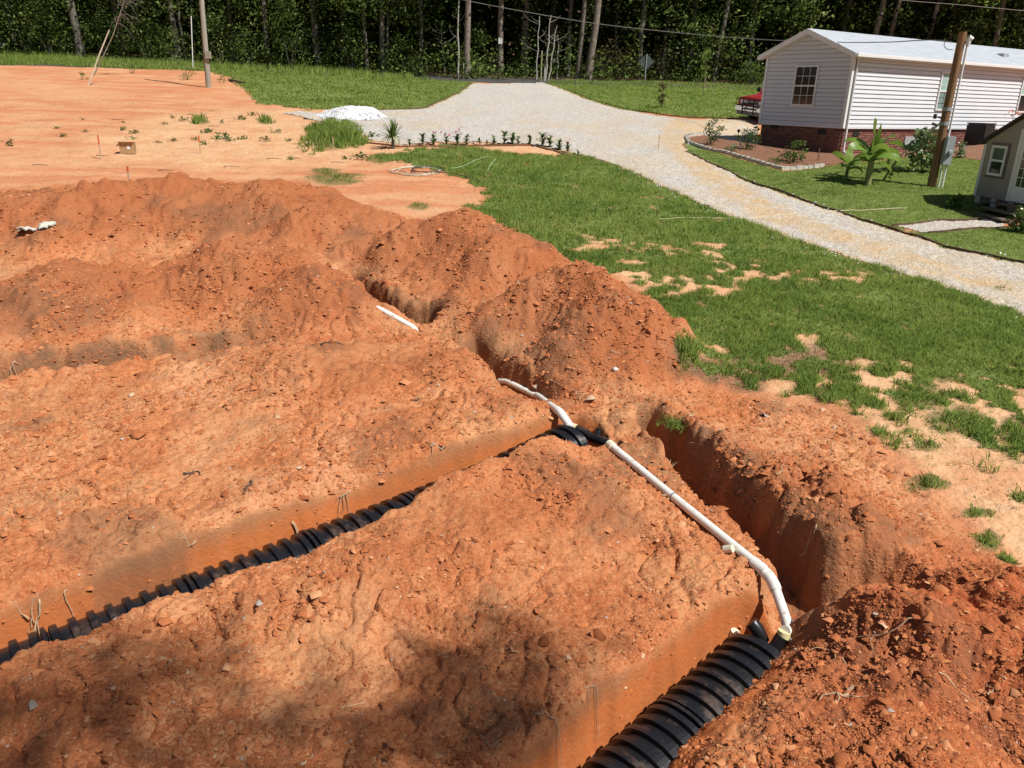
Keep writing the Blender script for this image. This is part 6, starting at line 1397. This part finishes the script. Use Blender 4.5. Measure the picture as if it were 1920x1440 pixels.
sl_ = ground(1383, 262); k = pxm(sl_); so_ = empty('garden_light', sl_); tag(so_, 'small black garden light on a stick in the bed', 'garden light')
MB().tube([(0, 0, -.05), (0, 0, .32)], .012, 6).build('stick', M_DARK, so_); MB().lathe([(.03, .30), (.075, .42), (.08, .44), (.02, .47)], 10).build('lamp_head', M_DARK, so_)
pk = Vector(HM @ Vector((hit_local(1895, 240, HMI, 1, -.6).x, -.6, 0))); pk.z = Z(pk.x, pk.y); Ls = [(rng.uniform(.1, 1.0), rng.uniform(0, 6.28), .45, .06, rng.uniform(.5, 1.3), .9) for _ in range(14)]
lr = strap_plant('lily_plant', pk, Ls, M_PALE, 'tall lily with salmon blooms showing above the shed roof', 'flower', (1.5, .014, M_STEM), tone=.4); P = np.array([0, 0, 1.55])+rng.standard_normal((26, 3))*np.array([.22, .1, .08]); V, F = leaves_np(P, .12, .7, .2); np_mesh('blossom', V, F, plain('salmon_petal', (.62, .30, .22), .6), lr)
# banana plants
M_BAN = leafmat('banana_leaf', [(.09, .17, .03), (.18, .30, .05), (.30, .42, .10)], .4, .35); M_BSTEM = plain('banana_stem', (.24, .25, .10), .6, .25, 6)
pb_ = ground(1626, 347); k = pxm(pb_)
strap_plant('banana_plant', pb_, [(58*k, 2.2, 62*k, 24*k, 1.5, .2), (56*k, .9, 60*k, 22*k, 1.35, .4), (54*k, .15, 66*k, 28*k, .85, 1.7), (52*k, 3.3, 58*k, 26*k, .7, 1.5), (48*k, 5.4, 58*k, 26*k, .7, 1.6), (44*k, 4.2, 52*k, 24*k, .6, 1.6), (40*k, 2.9, 46*k, 14*k, .3, 1.5), (36*k, 5.9, 44*k, 13*k, .3, 1.8), (56*k, .5, 66*k, 28*k, 1.0, 1.5), (54*k, 2.7, 64*k, 26*k, .9, 1.6), (50*k, 4.9, 60*k, 25*k, .8, 1.7), (46*k, 1.6, 56*k, 24*k, .7, 1.5), (42*k, .0, 60*k, 26*k, .55, 1.6), (40*k, 3.6, 56*k, 24*k, .6, 1.6)], M_BAN,
    'large banana plant with broad upright leaves on the lawn', 'banana plant', (60*k, 6.5*k, M_BSTEM), 'banana plants on the lawn')
pb2 = ground(1586, 336); k = pxm(pb2)
strap_plant('banana_plant', pb2, [(24*k, 2.6, 40*k, 20*k, .9, .9), (26*k, 1.3, 36*k, 17*k, 1.3, .5), (22*k, .3, 38*k, 18*k, .8, 1.4), (20*k, 4.0, 36*k, 17*k, .6, 1.5), (16*k, 5.4, 34*k, 16*k, .5, 1.6), (12*k, 3.3, 30*k, 9*k, .2, 1.3)], M_BAN, 'smaller banana plant left of the large one', 'banana plant', (26*k, 3.5*k, M_BSTEM), 'banana plants on the lawn')
pb3 = ground(1662, 322); k = pxm(pb3)
strap_plant('banana_plant', pb3, [(26*k, .2, 42*k, 20*k, 1.0, 1.5), (24*k, 2.8, 38*k, 17*k, .9, 1.5), (22*k, 4.6, 38*k, 18*k, .7, 1.7), (20*k, 5.8, 30*k, 10*k, .4, 1.6)], M_BAN, 'drooping banana plant between the large one and the pole', 'banana plant', (28*k, 3*k, M_BSTEM), 'banana plants on the lawn')
shrub(1668, 340, 26, 8, 'thin young stalk in front of the banana plants', M_LEAF, 30, .06, 'seedling', cat='seedling', stems=2)
# ------------------------------------------------------------------ red pickup beside the house
def pickup():
    hd = -HLD; pt_ = ground(1405, 228); front = np.array([pt_.x, pt_.y]); zg = Z(*front)
    a = math.atan2(hd[1], hd[0]); c = front-hd*.4
    root = empty('pickup_truck', (c[0], c[1], zg), a); tag(root, 'red pickup truck with black brush guard parked behind the house corner', 'pickup truck')
    M_RED = NT('red_paint', .25, .5); M_RED.color((.38, .012, .022)); M_RED.b.inputs['Coat Weight'].default_value = .6; M_RED = M_RED.m
    M_CHR = plain('chrome', (.62, .62, .63), .15, .05, 4, .5, 1.0); M_BL = plain('black_trim', (.015, .015, .016), .4); M_TY = plain('tyre_rubber', (.02, .02, .021), .85); M_LMP = plain('lamp_glass', (.72, .70, .66), .1)
    W2 = .98
    # side profile from the nose (x = 0.4) backwards, extruded across, corners rounded by a bevel
    prof = [(.36, .58), (.40, .80), (.38, 1.0), (.30, 1.10), (-.95, 1.22), (-1.55, 1.80), (-1.75, 1.86), (-2.75, 1.86), (-2.95, 1.80), (-3.15, 1.28), (-5.1, 1.26), (-5.15, .60), (-4.75, .52), (-4.6, .86), (-4.25, 1.0), (-3.9, .86), (-3.75, .50), (-1.35, .50), (-1.18, .86), (-.80, 1.0), (-.42, .86), (-.28, .52)]
    MB().prism(prof, 2*W2, Matrix.Translation((0, -W2, 0))).build('body', M_RED, root, smooth=True, bevel=.05)
    MB().add([(-.98, -.82, 1.245), (-.98, .82, 1.245), (-1.53, .74, 1.80), (-1.53, -.74, 1.80), (-.965, -.82, 1.26), (-.965, .82, 1.26), (-1.515, .74, 1.815), (-1.515, -.74, 1.815)], ((0, 3, 2, 1), (4, 5, 6, 7), (0, 1, 5, 4), (1, 2, 6, 5), (2, 3, 7, 6), (3, 0, 4, 7))).build('windshield', plain('tinted_glass', (.02, .06, .055), .06), root)
    for s in (-1, 1):
        MB().add([(x, s*(W2+d), z) for d in (.001, .012) for x, z in ((-1.2, 1.27), (-1.62, 1.76), (-2.7, 1.78), (-2.85, 1.30))], ((0, 1, 2, 3), (7, 6, 5, 4), (0, 4, 5, 1), (1, 5, 6, 2), (2, 6, 7, 3), (3, 7, 4, 0))).build('side_window', M_GLASS, root)
        MB().box((.33, s*.60-.20, .80), (.415, s*.60+.20, 1.0)).build('headlight', M_LMP, root, bevel=.03)
        mr = MB().box((-1.25, s*(W2+.16)-.10, 1.30), (-1.13, s*(W2+.16)+.10, 1.52)).build('mirror', M_BL, root, bevel=.03)
        for x in (-.80, -4.25):
            tr_ = MB().lathe([(.20, -.12), (.36, -.12), (.39, -.08), (.39, .08), (.36, .12), (.20, .12)], 24, Matrix.Translation((x, s*.86, .39)) @ Matrix.Rotation(math.pi/2, 4, 'X')).build('wheel', M_TY, root, smooth=True)
            MB().lathe([(.20, -.05), (.20, .05), (.06, .09)] if s > 0 else [(.06, -.09), (.20, -.05), (.20, .05)], 18, Matrix.Translation((x, s*.90, .39)) @ Matrix.Rotation(math.pi/2, 4, 'X')).build('rim', M_CHR, tr_, smooth=True)
    g = MB().box((.375, -.40, .78), (.425, .40, 1.02)).build('grille', M_BL, root)
    m = MB()
    for k_ in range(3): m.box((.4255, -.38, .83+k_*.06), (.437, .38, .845+k_*.06))
    m.build('grille_bars', M_CHR, g)
    MB().box((.38, -1.0, .50), (.56, 1.0, .72)).build('bumper', M_CHR, root, smooth=True, bevel=.05)
    MB().box((.34, -.92, .30), (.46, .92, .495)).build('air_dam', plain('grey_valance', (.20, .20, .19), .7), root, bevel=.03)
    m = MB()
    for s in (-1, 1):
        m.tube([(.62, s*.36, .38), (.66, s*.36, .7), (.62, s*.36, 1.12)], .035, 8); m.tube([(.62, s*.36, 1.10), (.60, s*.70, 1.10), (.50, s*.94, 1.02), (.50, s*.96, .76), (.62, s*.36, .74)], .028, 8)
    for z in (.62, .86, 1.12): m.tube([(.64, -.36, z), (.64, .36, z)], .03, 8)
    m.build('brush_guard', M_BL, root, smooth=True)
    root.rotation_mode = 'QUATERNION'; root.rotation_quaternion = Vector((0, 0, 1)).rotation_difference(Vector((0, -.09, 1)).normalized()) @ Matrix.Rotation(a, 3, 'Z').to_quaternion()
    return root
pickup()

# loose stones on the gravel and kicked into its edges
dst = lambda x, y: np.where(gridv(gv, x, y) > .25, .10, np.where(gridv(gv, x, y) > -.30, .22, 0))*np.clip((22/y)**1.5, .1, 1)
x, y = scatter(60000, -6, 13, 13, 40, dst); n = len(x); z = gridv(gz, x, y)+.02
Vs = (I1[None]+.30*rng.standard_normal((n, 6, 3)))*(.016*np.exp(rng.normal(0, .35, n)))[:, None, None]+np.stack([x, y, z], 1)[:, None, :]
tag(np_mesh('gravel_stones', Vs.reshape(-1, 3), (F1[None]+(np.arange(n)*6)[:, None, None]).reshape(-1, 3), wg.m), 'loose white stones along the edges of the gravel lane', 'gravel', None, 'stuff')
